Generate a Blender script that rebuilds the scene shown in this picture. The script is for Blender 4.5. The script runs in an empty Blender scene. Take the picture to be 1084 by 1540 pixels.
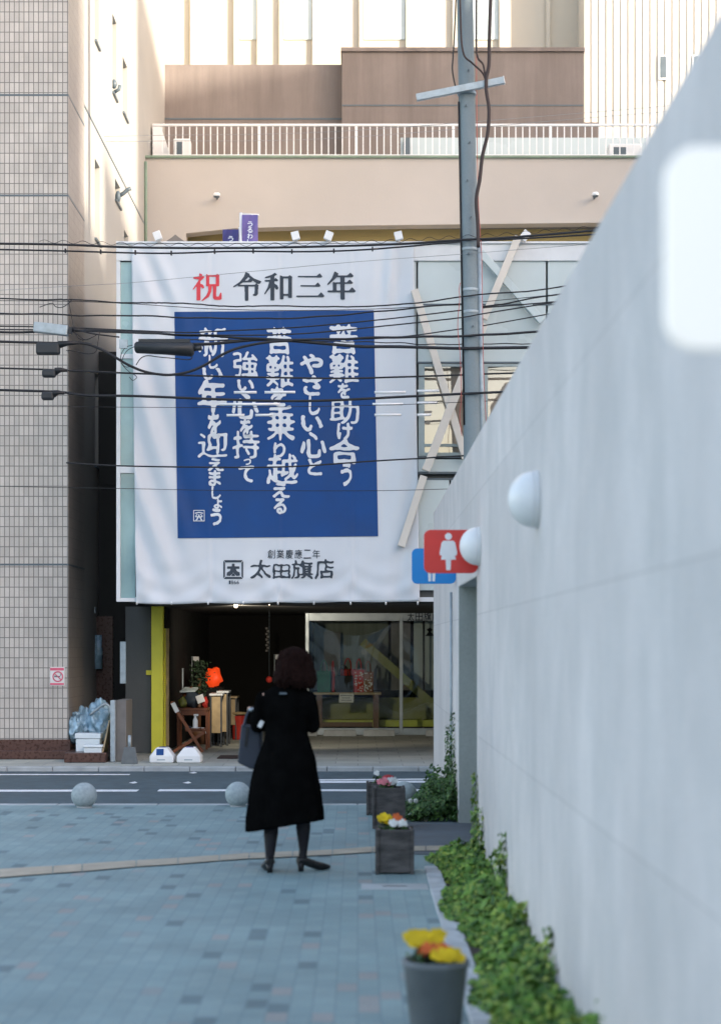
import bpy, bmesh, math, random
import numpy as np
from mathutils import Vector, Matrix, noise as mnoise
R = math.radians
random.seed(7); np.random.seed(7)
sc = bpy.context.scene
COL = sc.collection

# ------------------------------------------------------------------ camera, world, sun, exposure
F = 2800.0; CX = 538.0; CY = 970.0; HC = 1.6        # focal length in photo pixels, vanishing point, eye height
cd = bpy.data.cameras.new('camera'); cam = bpy.data.objects.new('camera', cd); COL.objects.link(cam)
cam.location = (0, 0, HC); cam.rotation_euler = (R(90), 0, 0)
cd.sensor_fit = 'VERTICAL'; cd.sensor_height = 36.0; cd.sensor_width = 24.0
cd.lens = F / 1540.0 * 36.0
cd.shift_y = (CY - 770.0) / 1540.0; cd.shift_x = (542.0 - CX) / 1540.0
cd.clip_start = 0.1; cd.clip_end = 2000
cd.dof.use_dof = True; cd.dof.focus_distance = 25.5; cd.dof.aperture_fstop = 1.95
sc.camera = cam
SUN_EL = 15.0
SN = Vector((0.78, -0.62, 0)).normalized()           # horizontal direction towards the sun
SE = Vector((-SN.y, SN.x, 0))                        # across the sun
w = bpy.data.worlds.new("World"); sc.world = w; w.use_nodes = True
nt = w.node_tree; bg = nt.nodes['Background']
sky = nt.nodes.new('ShaderNodeTexSky'); sky.sky_type = 'NISHITA'; sky.sun_disc = False
sky.sun_elevation = R(SUN_EL); sky.sun_rotation = math.atan2(SN.x, SN.y)
sky.air_density = 1.0; sky.dust_density = 1.6; sky.ozone_density = 1.0
tn = nt.nodes.new('ShaderNodeMixRGB'); tn.blend_type = 'MULTIPLY'; tn.inputs[0].default_value = 1; tn.inputs[2].default_value = (1.15, 1.0, .93, 1)   # warm tint takes the edge off the sky's blue
nt.links.new(sky.outputs[0], tn.inputs[1]); nt.links.new(tn.outputs[0], bg.inputs[0]); bg.inputs[1].default_value = 0.15
sl = bpy.data.lights.new('sun', 'SUN'); sl.energy = 2.0; sl.angle = R(0.5); sl.color = (1.0, 0.89, 0.74)
so = bpy.data.objects.new('sun', sl); COL.objects.link(so)
sv = Vector((SN.x * math.cos(R(SUN_EL)), SN.y * math.cos(R(SUN_EL)), math.sin(R(SUN_EL))))
so.rotation_euler = sv.to_track_quat('Z', 'Y').to_euler(); so.location = (30, -30, 40)
sc.view_settings.view_transform = 'Standard'; sc.view_settings.look = 'None'
sc.view_settings.exposure = 2.2; sc.view_settings.gamma = 1.0
sc.render.engine = 'CYCLES'
sc.cycles.max_bounces = 8; sc.cycles.transparent_max_bounces = 12
sc.cycles.use_denoising = True

# ------------------------------------------------------------------ helpers
def P(px, py, d): return Vector(((px - CX) / F * d, d, HC + (CY - py) / F * d))
def G(px, py, z=0.0):
    d = F * (HC - z) / (py - CY); return Vector(((px - CX) / F * d, d, z))

class MB:
    def __init__(s): s.bm = bmesh.new(); s.mi = 0
    def face(s, vs, smooth=False):
        f = s.bm.faces.new([s.bm.verts.new(v) for v in vs]); f.material_index = s.mi; f.smooth = smooth; return f
    def hull(s, a, b):                       # a, b: matching rings of points -> closed prism
        n = len(a); A = [s.bm.verts.new(v) for v in a]; B = [s.bm.verts.new(v) for v in b]
        fs = [s.bm.faces.new(A), s.bm.faces.new(B[::-1])]
        for i in range(n): fs.append(s.bm.faces.new([A[i], B[i], B[(i + 1) % n], A[(i + 1) % n]]))
        for f in fs: f.material_index = s.mi
        return s
    def box(s, x0, x1, y0, y1, z0, z1):
        return s.hull([(x0, y0, z0), (x0, y1, z0), (x1, y1, z0), (x1, y0, z0)], [(x0, y0, z1), (x0, y1, z1), (x1, y1, z1), (x1, y0, z1)])
    def beam(s, p, q, wd, th, side=(0, 1, 0)):  # bar from p to q, th along side, wd across
        p = Vector(p); q = Vector(q); a = (q - p).normalized(); u = Vector(side); u = (u - a * u.dot(a)).normalized(); v = a.cross(u)
        o = [u * th / 2 + v * wd / 2, u * th / 2 - v * wd / 2, -u * th / 2 - v * wd / 2, -u * th / 2 + v * wd / 2]
        return s.hull([p + k for k in o], [q + k for k in o])
    def rings(s, rings, cap=True, smooth=True, closed=True):
        vs = [[s.bm.verts.new(p) for p in r] for r in rings]; n = len(rings[0])
        for a, b in zip(vs, vs[1:]):
            for i in range(n if closed else n - 1):
                f = s.bm.faces.new([a[i], a[(i + 1) % n], b[(i + 1) % n], b[i]]); f.smooth = smooth; f.material_index = s.mi
        if cap and closed:
            for r, rev in ((vs[0], True), (vs[-1], False)):
                f = s.bm.faces.new(r[::-1] if rev else r); f.material_index = s.mi
        return s
    def tube(s, pts, r, n=6, cap=True):
        pts = [Vector(p) for p in pts]; rr = r if isinstance(r, (list, tuple)) else [r] * len(pts); rg = []
        u = None
        for i, p in enumerate(pts):
            t = (pts[min(i + 1, len(pts) - 1)] - pts[max(i - 1, 0)]).normalized()
            if u is None: u = t.orthogonal().normalized()
            else: u = (u - t * u.dot(t)).normalized()
            v = t.cross(u)
            rg.append([p + (u * math.cos(k * 2 * math.pi / n) + v * math.sin(k * 2 * math.pi / n)) * rr[i] for k in range(n)])
        return s.rings(rg, cap)
    def lathe(s, prof, c=(0, 0, 0), n=24, axis='z', smooth=True):
        c = Vector(c); rg = []
        for r, h in prof:
            r = max(r, 1e-4); ring = []
            for k in range(n):
                a = 2 * math.pi * k / n; x, y = r * math.cos(a), r * math.sin(a)
                ring.append(c + (Vector((x, y, h)) if axis == 'z' else Vector((-h, x, y)) if axis == 'x' else Vector((x, h, y))))
            rg.append(ring)
        return s.rings(rg, True, smooth)
    def ball(s, c, r, n=20, m=12):
        rx, ry, rz = r if isinstance(r, (tuple, list)) else (r, r, r); c = Vector(c)
        rg = []
        for j in range(m + 1):
            t = -math.pi / 2 + math.pi * j / m; cr = max(math.cos(t), 1e-3)
            rg.append([c + Vector((rx * cr * math.cos(2 * math.pi * k / n), ry * cr * math.sin(2 * math.pi * k / n), rz * math.sin(t))) for k in range(n)])
        return s.rings(rg)
    def capsule(s, p, q, r0, r1, n=14):
        p = Vector(p); q = Vector(q); a = (q - p); L = a.length; a.normalize(); pts = []; rr = []
        for k in range(5): t = k / 4 * math.pi / 2; pts.append(p - a * r0 * math.cos(t)); rr.append(max(r0 * math.sin(t), 1e-3))
        for k in range(5): t = k / 4 * math.pi / 2; pts.append(q + a * r1 * math.sin(t)); rr.append(max(r1 * math.cos(t), 1e-3))
        return s.tube(pts, rr, n)
    def leaf(s, c, size, nrm, tw, wid=0.7):
        nrm = nrm.normalized(); u = nrm.orthogonal().normalized(); u = Matrix.Rotation(tw, 3, nrm) @ u; v = nrm.cross(u)
        a = c - u * size * .5; b = c + u * size * .5; l = c + v * size * .5 * wid - nrm * size * .12 - u * size * .1; r = c - v * size * .5 * wid - nrm * size * .12 - u * size * .1
        s.face([a, r, b, l])
    def mesh(s, name, off=Vector((0, 0, 0)), fix=True):
        if fix: bmesh.ops.recalc_face_normals(s.bm, faces=s.bm.faces)
        if off.length: bmesh.ops.translate(s.bm, verts=s.bm.verts, vec=-off)
        me = bpy.data.meshes.new(name); s.bm.to_mesh(me); s.bm.free(); return me

def wloc(o):
    v = Vector((0, 0, 0))
    while o: v += Vector(o.location); o = o.parent
    return v
def meta(o, label=None, cat=None, group=None, kind=None):
    for k, v in (('label', label), ('category', cat), ('group', group), ('kind', kind)):
        if v: o[k] = v
    return o
def obj(name, mb, m, parent=None, loc=None, bevel=0, fix=True):
    loc = Vector(loc) if loc is not None else (wloc(parent) if parent else Vector((0, 0, 0)))
    me = mb if isinstance(mb, bpy.types.Mesh) else mb.mesh(name, loc, fix)
    for k in (m if isinstance(m, (list, tuple)) else [m]): me.materials.append(k)
    o = bpy.data.objects.new(name, me); COL.objects.link(o)
    if parent: o.parent = parent
    else: o.location = loc
    if bevel:
        b = o.modifiers.new('bevel', 'BEVEL'); b.width = bevel; b.segments = 2; b.limit_method = 'ANGLE'; b.angle_limit = R(40)
    return o
def thing(name, label, cat, loc, group=None):
    o = bpy.data.objects.new(name, None); o.empty_display_size = .2; COL.objects.link(o); o.location = loc
    return meta(o, label, cat, group)
def solo(name, mb, m, label, cat, loc=(0, 0, 0), group=None, bevel=0, fix=True):
    return meta(obj(name, mb, m, None, loc, bevel, fix), label, cat, group)
def struct(name, mb, m, bevel=0): return meta(obj(name, mb, m, bevel=bevel), kind='structure')
def copy_tree(o, loc=None, parent=None):
    c = o.copy(); COL.objects.link(c)
    if parent: c.parent = parent
    if loc is not None: c.location = loc
    for ch in list(o.children): copy_tree(ch, None, c)
    return c
def remesh(mb, voxel, smooth=4):
    me = mb.mesh('r'); o = bpy.data.objects.new('r', me); COL.objects.link(o)
    m = o.modifiers.new('r', 'REMESH'); m.mode = 'VOXEL'; m.voxel_size = voxel; m.use_smooth_shade = True
    if smooth: k = o.modifiers.new('s', 'SMOOTH'); k.iterations = smooth; k.factor = .5
    dg = bpy.context.evaluated_depsgraph_get(); dg.update()
    out = bpy.data.meshes.new_from_object(o.evaluated_get(dg)); bpy.data.objects.remove(o)
    for p in out.polygons: p.use_smooth = True
    return out
def crom(pts, n=8):
    pts = [Vector(p) for p in pts]; out = []
    q = [pts[0] * 2 - pts[1]] + pts + [pts[-1] * 2 - pts[-2]]
    for i in range(1, len(q) - 2):
        for k in range(n):
            t = k / n; a, b, c, d = q[i - 1], q[i], q[i + 1], q[i + 2]
            out.append(.5 * (2 * b + (c - a) * t + (2 * a - 5 * b + 4 * c - d) * t * t + (3 * b - a - 3 * c + d) * t ** 3))
    return out + [pts[-1]]

# ------------------------------------------------------------------ materials
def base(name):
    m = bpy.data.materials.new(name); m.use_nodes = True; n = m.node_tree
    return m, n, n.nodes['Principled BSDF']
def N(n, t, **k):
    x = n.nodes.new(t)
    for a, v in k.items(): setattr(x, a, v)
    return x
def pos(n, scale=(1, 1, 1)):
    g = N(n, 'ShaderNodeNewGeometry'); mp = N(n, 'ShaderNodeVectorMath', operation='MULTIPLY'); mp.inputs[1].default_value = scale
    n.links.new(g.outputs['Position'], mp.inputs[0]); return mp.outputs[0]
def noise(n, vec, scale, detail=4, rough=.55):
    t = N(n, 'ShaderNodeTexNoise'); t.inputs['Scale'].default_value = scale; t.inputs['Detail'].default_value = detail; t.inputs['Roughness'].default_value = rough
    n.links.new(vec, t.inputs['Vector']); return t.outputs['Fac']
def ramp(n, fac, stops, interp='LINEAR'):
    r = N(n, 'ShaderNodeValToRGB'); r.color_ramp.interpolation = interp; e = r.color_ramp.elements
    while len(e) < len(stops): e.new(.5)
    for k, (p, c) in enumerate(stops):
        e[k].position = p; e[k].color = (c[0], c[1], c[2], 1) if not isinstance(c, (int, float)) else (c, c, c, 1)
    n.links.new(fac, r.inputs[0]); return r.outputs[0]
def mix(n, a, b, fac, mode='MIX'):
    x = N(n, 'ShaderNodeMixRGB', blend_type=mode)
    for s_, v in ((x.inputs[0], fac), (x.inputs[1], a), (x.inputs[2], b)):
        if isinstance(v, bpy.types.NodeSocket): n.links.new(v, s_)
        elif isinstance(v, (int, float)): s_.default_value = v if s_ == x.inputs[0] else (v, v, v, 1)
        else: s_.default_value = (v[0], v[1], v[2], 1)
    return x.outputs[0]
def bump(n, b, h, strength=.3, dist=.01):
    x = N(n, 'ShaderNodeBump'); x.inputs['Strength'].default_value = strength; x.inputs['Distance'].default_value = dist
    n.links.new(h, x.inputs['Height']); n.links.new(x.outputs[0], b.inputs['Normal'])
def mat(name, c, rough=.7, var=.12, scale=3.0, metal=0.0, bmp=0.0, bscale=40, stretch=(1, 1, 1), spec=.4):
    m, n, b = base(name); v = pos(n, stretch)
    f = noise(n, v, scale); k = ramp(n, f, [(.3, 1 - var), (.7, 1 + var)])
    n.links.new(mix(n, c, k, 1.0, 'MULTIPLY'), b.inputs['Base Color'])
    rr = ramp(n, f, [(.25, max(0, rough - .1)), (.75, min(1, rough + .1))]); n.links.new(rr, b.inputs['Roughness'])
    b.inputs['Metallic'].default_value = metal; b.inputs['Specular IOR Level'].default_value = spec
    if bmp: bump(n, b, noise(n, pos(n), bscale, 3), bmp)
    return m
def glow(name, c, st):
    m, n, b = base(name); b.inputs['Base Color'].default_value = (*c, 1); b.inputs['Emission Color'].default_value = (*c, 1); b.inputs['Emission Strength'].default_value = st; return m
def island(name, stops, rough=.55, scale=.8, var=.35, transl=.0):
    m, n, b = base(name); g = N(n, 'ShaderNodeNewGeometry'); c = ramp(n, g.outputs['Random Per Island'], stops)
    k = ramp(n, noise(n, pos(n), scale * 6, 3), [(.3, 1 - var), (.7, 1 + var)])
    n.links.new(mix(n, c, k, 1.0, 'MULTIPLY'), b.inputs['Base Color']); b.inputs['Roughness'].default_value = rough
    b.inputs['Specular IOR Level'].default_value = .3
    return m
def concrete(name, c, dark, dirt=.55, stain=1.0, bl=.3, zs=.22, seam=None):
    m, n, b = base(name); v = pos(n); v2 = pos(n, (1, .8, zs)); v3 = pos(n, (1, 1, 1))
    big = ramp(n, noise(n, v, .9, 5, .6), [(.32, 0), (.68, 1)])
    streak = ramp(n, noise(n, v2, 2.3, 7, .68), [(.40, 0), (.74, 1)])
    fine = ramp(n, noise(n, v3, 60, 3), [(.3, .93), (.7, 1.05)])
    c1 = mix(n, c, [k * .82 for k in c], big); c2 = mix(n, c1, dark, mix(n, 0.0, streak, dirt * stain))
    c3 = mix(n, c2, fine, 1.0, 'MULTIPLY')
    if seam:      # faint formwork seams between the shuttering boards
        g = N(n, 'ShaderNodeNewGeometry'); sx = N(n, 'ShaderNodeSeparateXYZ'); cb = N(n, 'ShaderNodeCombineXYZ'); n.links.new(g.outputs['Position'], sx.inputs[0]); n.links.new(sx.outputs[1], cb.inputs[0]); n.links.new(sx.outputs[2], cb.inputs[1])
        t = N(n, 'ShaderNodeTexBrick'); t.offset = 0; t.inputs['Scale'].default_value = 1; t.inputs['Color1'].default_value = (.95, .95, .95, 1); t.inputs['Color2'].default_value = (1.03, 1.03, 1.03, 1); t.inputs['Mortar'].default_value = (.80, .80, .80, 1); t.inputs['Mortar Size'].default_value = .005; t.inputs['Mortar Smooth'].default_value = .6; t.inputs['Brick Width'].default_value = seam[0]; t.inputs['Row Height'].default_value = seam[1]
        n.links.new(cb.outputs[0], t.inputs['Vector']); c3 = mix(n, c3, t.outputs['Color'], 1.0, 'MULTIPLY')
    n.links.new(c3, b.inputs['Base Color']); b.inputs['Roughness'].default_value = .85
    b.inputs['Specular IOR Level'].default_value = .25
    bump(n, b, noise(n, v, 35, 5, .65), bl, .006); return m
def glass(name, tint=(1, 1, 1), base_r=.12, rough=.0):
    m = bpy.data.materials.new(name); m.use_nodes = True; n = m.node_tree; n.nodes.remove(n.nodes['Principled BSDF']); out = n.nodes['Material Output']
    t = N(n, 'ShaderNodeBsdfTransparent'); t.inputs[0].default_value = (*tint, 1); g = N(n, 'ShaderNodeBsdfGlossy'); g.inputs['Roughness'].default_value = rough
    lw = N(n, 'ShaderNodeLayerWeight'); lw.inputs[0].default_value = .25
    r = ramp(n, lw.outputs['Fresnel'], [(0, base_r), (1, 1)]); mx = N(n, 'ShaderNodeMixShader')
    n.links.new(r, mx.inputs[0]); n.links.new(t.outputs[0], mx.inputs[1]); n.links.new(g.outputs[0], mx.inputs[2]); n.links.new(mx.outputs[0], out.inputs[0]); return m
def bricks(name, swap, cols, mortar, bw, bh, ms, off=.5, rough=.7, bmp=.3, nz=.15, order='xz', stripe=None):
    """order xz: upright face; yx / xy: ground"""
    m, n, b = base(name); g = N(n, 'ShaderNodeNewGeometry'); sx = N(n, 'ShaderNodeSeparateXYZ'); cb = N(n, 'ShaderNodeCombineXYZ')
    n.links.new(g.outputs['Position'], sx.inputs[0]); ix = {'x': 0, 'y': 1, 'z': 2}
    n.links.new(sx.outputs[ix[order[0]]], cb.inputs[0]); n.links.new(sx.outputs[ix[order[1]]], cb.inputs[1])
    t = N(n, 'ShaderNodeTexBrick'); t.offset = off; t.inputs['Scale'].default_value = 1; t.inputs['Color1'].default_value = (0, 0, 0, 1); t.inputs['Color2'].default_value = (1, 1, 1, 1)
    t.inputs['Mortar'].default_value = (.5, .5, .5, 1); t.inputs['Mortar Size'].default_value = ms; t.inputs['Brick Width'].default_value = bw; t.inputs['Row Height'].default_value = bh; t.inputs['Mortar Smooth'].default_value = .3
    n.links.new(cb.outputs[0], t.inputs['Vector'])
    c = ramp(n, t.outputs['Color'], cols, 'CONSTANT')
    k = ramp(n, noise(n, g.outputs['Position'], 1.3, 6, .6), [(.3, 1 - nz), (.7, 1 + nz)])
    k2 = ramp(n, noise(n, g.outputs['Position'], 50, 3), [(.3, .94), (.7, 1.06)])
    c = mix(n, mix(n, c, mortar, t.outputs['Fac']), k, 1.0, 'MULTIPLY'); c = mix(n, c, k2, 1.0, 'MULTIPLY')
    n.links.new(c, b.inputs['Base Color']); b.inputs['Roughness'].default_value = rough; b.inputs['Specular IOR Level'].default_value = .3
    inv = N(n, 'ShaderNodeMath', operation='SUBTRACT'); inv.inputs[0].default_value = 1; n.links.new(t.outputs['Fac'], inv.inputs[1])
    bump(n, b, inv.outputs[0], bmp, .006); return m

M = {}
M['paver'] = bricks('pavers', 0, [(0, (.13, .19, .205)), (.04, (.203, .288, .295)), (.34, (.216, .303, .308)), (.55, (.228, .313, .317)), (.80, (.208, .292, .299)), (.95, (.285, .288, .278)), (.98, (.245, .286, .285))], (.17, .25, .265), .2, .1, .0045, order='yx', rough=.65)
M['asphalt'] = mat('asphalt', (.075, .105, .118), .85, .25, 6, bmp=.25, bscale=150)
M['road_paint'] = mat('road_paint', (.75, .76, .76), .7, .12, 12)
M['kerb'] = mat('kerb_stone', (.38, .40, .40), .8, .2, 4, bmp=.2)
M['slab'] = bricks('sidewalk_slab', 0, [(0, (.36, .375, .335)), (.4, (.41, .42, .37)), (.7, (.385, .39, .35))], (.24, .25, .23), .6, .45, .008, order='xy', rough=.8)
M['path'] = mat('dark_path', (.115, .135, .15), .8, .2, 3, bmp=.2)
M['tan'] = mat('tan_tile', (.40, .35, .27), .75, .18, 5, bmp=.2)
M['edging'] = mat('edging_stone', (.42, .44, .45), .8, .25, 6, bmp=.3)
M['soil'] = mat('soil', (.03, .024, .018), .95, .3, 20, bmp=.6)
M['conc_wall'] = concrete('wall_concrete', (.71, .67, .65), (.50, .495, .485), .8, zs=.6, seam=(1.83, .915))
M['conc_in'] = concrete('inside_concrete', (.50, .53, .49), (.32, .36, .33), .5)
M['lit'] = glow('backlit_white', (.88, .85, .79), .10)
M['lamp_white'] = mat('opal_dome', (.80, .80, .79), .35, .04, 8)
M['red'] = mat('sign_red', (.68, .045, .035), .4, .06, 5)
M['blue'] = mat('sign_blue', (.012, .24, .62), .4, .06, 5)
M['white'] = mat('white_paint', (.80, .80, .79), .45, .05, 6)
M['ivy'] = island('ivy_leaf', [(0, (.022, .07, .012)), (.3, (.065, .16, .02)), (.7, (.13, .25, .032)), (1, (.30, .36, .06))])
M['ivy2'] = island('dark_leaf', [(0, (.018, .055, .012)), (.6, (.04, .10, .02)), (1, (.085, .16, .035))])  # darker leaf greens for the ivy mound and potted plants
M['wood_planter'] = mat('weathered_planter', (.085, .078, .074), .85, .55, 5, bmp=.4, bscale=60, stretch=(1, 1, 4))
M['pot'] = mat('grey_pot', (.14, .155, .16), .7, .15, 9)
M['banner'] = mat('banner_cloth', (.62, .655, .69), .75, .035, 1.2)
M['bannerblue'] = mat('banner_blue', (.004, .056, .215), .6, .12, 1.5, spec=.35)
M['ink'] = mat('dark_ink', (.032, .045, .062), .6, .15, 8)
M['inkred'] = mat('red_ink', (.62, .05, .065), .6, .1, 8)
M['inkwhite'] = mat('white_ink', (.68, .71, .74), .6, .05, 5)
M['panel'] = mat('frosted_panel', (.50, .575, .58), .3, .07, .9, spec=.5)
M['panel_teal'] = mat('teal_glass_strip', (.27, .42, .43), .22, .16, 1.2, spec=.6)
M['frame'] = mat('white_frame', (.66, .68, .69), .4, .05, 5)
M['mullion'] = mat('dark_mullion', (.10, .13, .15), .4, .1, 5)
M['cream'] = mat('cream_steel', (.66, .61, .54), .45, .05, 3)
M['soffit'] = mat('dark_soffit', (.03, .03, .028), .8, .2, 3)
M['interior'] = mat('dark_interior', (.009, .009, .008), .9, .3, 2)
M['yellow'] = mat('yellow_paint', (.80, .73, .06), .45, .06, 3)
M['pillar'] = concrete('pillar_render', (.145, .15, .145), (.09, .095, .095), .5)
M['olive'] = mat('olive_panel', (.20, .215, .05), .5, .2, 2)
M['lime'] = mat('lime_panel', (.50, .55, .07), .5, .2, 2)
M['steel'] = mat('steel', (.32, .36, .38), .35, .1, 5, metal=.6)
M['darksteel'] = mat('dark_steel', (.05, .055, .06), .4, .15, 5, metal=.4)
M['glass'] = glass('shop_glass', (.92, .96, .92), .05)
M['winframe'] = mat('grey_green_frame', (.32, .38, .38), .4, .1, 5)
M['reflect_grey'] = mat('grey_green_reflection', (.20, .225, .20), .8, .2, 2, stretch=(6, 1, .4))  # pale grey of reflecting glass put into the colour
M['blind'] = mat('peach_blind', (.60, .50, .42), .7, .15, 1.5)
M['winglass'] = glass('window_glass', (.75, .75, .72), .16)
M['tile'] = bricks('wall_tile', 0, [(0, (.46, .43, .39)), (.3, (.50, .465, .42)), (.6, (.53, .495, .45)), (.85, (.48, .45, .41))], (.17, .16, .15), .068, .142, .007, off=0.0, rough=.3, nz=.1)
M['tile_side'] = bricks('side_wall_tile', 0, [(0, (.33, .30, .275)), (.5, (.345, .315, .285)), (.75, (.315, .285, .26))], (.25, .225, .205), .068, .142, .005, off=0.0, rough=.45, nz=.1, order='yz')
M['sidewall'] = mat('painted_side_wall', (.40, .385, .35), .8, .07, .8, bmp=.15)
M['granite'] = mat('brown_granite', (.085, .042, .032), .3, .3, 25)
M['beige'] = mat('beige_render', (.46, .425, .385), .85, .06, .5, bmp=.15, bscale=20)
M['ochre'] = mat('ochre_wall', (.42, .32, .13), .85, .08, .6)
M['coping'] = mat('green_coping', (.20, .27, .20), .7, .2, 2)
M['brown'] = concrete('brown_wall', (.27, .232, .21), (.165, .138, .125), .95, bl=.15, zs=.07)
M['creamwall'] = mat('cream_wall', (.52, .485, .41), .8, .05, .6)
M['ribbed'] = mat('ribbed_cladding', (.58, .55, .49), .6, .05, .6)
M['pole'] = concrete('pole_concrete', (.235, .285, .305), (.16, .205, .225), .5, bl=.2)
M['galv'] = mat('galvanised', (.36, .42, .45), .5, .15, 12, metal=.3)
M['cable'] = mat('black_cable', (.014, .015, .018), .5, .2, 8)
M['cable_brown'] = mat('brown_cable', (.045, .03, .028), .6, .2, 8)
M['cable_grey'] = mat('grey_cable', (.22, .24, .25), .6, .1, 8)
M['cable_red'] = mat('red_cord', (.45, .10, .09), .6, .1, 8)
M['glint'] = mat('glint_white', (.85, .85, .85), .4, .03, 8)  # sunlit highlights of bare wires put into a white colour
M['closure'] = mat('closure_plastic', (.022, .026, .03), .5, .2, 6)
M['ball'] = mat('granite_ball', (.33, .38, .385), .75, .16, 30, bmp=.2)
M['coat'] = mat('black_wool', (.0042, .0042, .0042), 1.0, .25, 9, bmp=.15, spec=.0)
M['hair'] = mat('brown_hair', (.013, .006, .005), .95, .4, 14, bmp=.6, bscale=45, stretch=(1, 1, .35), spec=.04)
M['skin'] = mat('skin', (.50, .31, .23), .55, .06, 10)
M['tights'] = mat('dark_tights', (.012, .010, .014), .7, .15, 10)
M['shoe'] = mat('black_leather', (.010, .010, .011), .35, .1, 10)
M['bag'] = mat('slate_bag', (.028, .036, .052), .6, .15, 6)
M['chairwood'] = mat('red_brown_wood', (.20, .065, .025), .5, .25, 7, stretch=(1, 1, .3))
M['tablewood'] = mat('table_wood', (.13, .06, .03), .5, .25, 7)
M['lightwood'] = mat('light_wood', (.38, .28, .15), .5, .2, 7)
M['styro'] = mat('white_foam', (.68, .74, .76), .8, .05, 9, bmp=.2)
M['bluebag'] = mat('blue_plastic', (.27, .42, .52), .28, .35, 6, spec=.8, bmp=.2, bscale=22)
M['greypanel'] = mat('grey_brown_panel', (.17, .16, .15), .7, .15, 5)
M['paper'] = mat('paper', (.70, .70, .68), .8, .04, 9)
M['pink'] = mat('sign_pink', (.66, .13, .20), .5, .05, 8)
M['orange'] = glow('lantern_orange', (.8, .06, .01), .16)
M['redcloth'] = mat('red_cloth', (.45, .03, .02), .7, .2, 12)
M['purple'] = mat('purple_cloth', (.15, .12, .32), .75, .12, 5)
M['navy'] = mat('navy_cloth', (.06, .06, .20), .75, .12, 5)
M['greenbag'] = mat('green_canvas', (.015, .13, .08), .7, .15, 9)
M['blackbag'] = mat('black_canvas', (.012, .011, .010), .7, .15, 9)
M['mat'] = mat('brown_mat', (.045, .03, .026), .95, .2, 20)
M['plantdark'] = island('dark_plant', [(0, (.012, .025, .012)), (1, (.04, .07, .035))])
for k, c in (('yellow', (.80, .55, .01)), ('orange', (.70, .14, .03)), ('white', (.75, .75, .70)), ('pink', (.72, .22, .25)), ('red', (.55, .05, .05))):
    M['petal_' + k] = island('petal_' + k, [(0, [x * .8 for x in c]), (1, c)], var=.15)

# ------------------------------------------------------------------ ground, plaza, road
g = MB(); g.face([(-400, -300, -.16), (400, -300, -.16), (400, 600, -.16), (-400, 600, -.16)]); struct('ground', g, M['asphalt'])
YK = 18.75                                            # plaza kerb
g = MB(); g.box(-40, 12, -60, YK - .15, -.5, 0); struct('plaza_paving', g, M['paver'])
g = MB()
x = -40
while x < 12: g.box(x, x + .994, YK - .15, YK, -.5, .004); x += 1.0
struct('plaza_kerb', g, M['kerb'], .01)
g = MB(); g.face([(-60, YK, -.06), (60, YK, -.06), (60, 24.45, -.06), (-60, 24.45, -.06)]); struct('road', g, M['asphalt'])
g = MB()
def rl(x0, x1, y0, y1, b=0): g.face([(x0, y0, -.056), (x1, y0 + b, -.056), (x1, y1 + b, -.056), (x0, y1, -.056)])
dr = lambda py: F * 1.66 / (py - CY)
rl(-12, (207 - CX) / F * dr(1190), dr(1192.5), dr(1189.5), .15); rl((237 - CX) / F * dr(1190), 5, dr(1190.5), dr(1187.5), .0)
rl(-12, (196 - CX) / F * dr(1165), dr(1166), dr(1164.5)); rl(-.6, 5, dr(1178), dr(1175), .25); rl(-.6, 5, dr(1174.5), dr(1172.5), .55)
for px, py in ((200, 1178), (281, 1178), (290, 1163)):
    q = G(px, py, -.06); g.face([(q.x - .05, q.y, -.054), (q.x + .02, q.y - .12, -.054), (q.x + .06, q.y, -.054), (q.x, q.y + .22, -.054)])
struct('road_markings', g, M['road_paint'])
g = MB()
x = -40
while x < 30: g.box(x, x + .594, 24.45, 24.62, -.5, .0); x += .6
struct('sidewalk_kerb', g, M['kerb'], .012)
g = MB(); g.box(-40, 30, 24.62, 60, -.5, -.004); struct('sidewalk', g, M['slab'])
# dark walkway into the rest room and the tan tile line
g = MB(); g.face([(.36, 14.2, .004), (1.6, 14.2, .004), (1.6, 16.75, .004), (.36, 16.75, .004)]); struct('walkway', g, M['path'])
g = MB()
pts = [(-20, 1308, 1321), (80, 1302, 1313), (124, 1299, 1310), (205, 1293.5, 1303), (268, 1290, 1299), (330, 1285.5, 1294), (375, 1282.5, 1291), (440, 1280, 1288), (500, 1277.5, 1285), (560, 1273, 1281), (640, 1272, 1279), (706, 1271, 1278)]
for a, b in zip(pts, pts[1:]):
    g.face([G(a[0] + .8, a[2], .009), G(b[0] - .8, b[2], .009), G(b[0] - .8, b[1], .009), G(a[0] + .8, a[1], .009)])
struct('tan_tile_line', g, M['tan'])

# ------------------------------------------------------------------ rest-room wall on the right
W = .90; ZT = 3.18; D0, D1, D2 = 14.1, 16.72, 22.15
rb = thing('restroom_building', 'grey bare concrete rest room with doorway and flat high wall', 'building', (W, 2, 0))
g = MB(); th = .25
prof = [(-2, -.3), (D0, -.3), (D0, 2.12), (D1, 2.12), (D1, -.3), (D2, -.3), (D2, ZT), (-2, ZT)]
g.hull([(W, y, z) for y, z in prof], [(W + th, y, z) for y, z in prof])
obj('front_wall', g, M['conc_wall'], rb, bevel=.012)
g = MB(); g.box(W + th, 4.5, D2 - .25, D2, -.3, ZT - .002); g.box(W + th, 4.5, -2, -1.75, -.3, ZT - .002); g.box(4.25, 4.5, -1.75, D2 - .25, -.3, ZT - .002)
g.box(W + th, 4.25, D1 + .2, D1 + .35, -.3, 2.9); g.box(W + th, 4.25, D0 - .35, D0 - .2, -.3, 2.9)
obj('rear_wall', g, M['conc_in'], rb)
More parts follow.
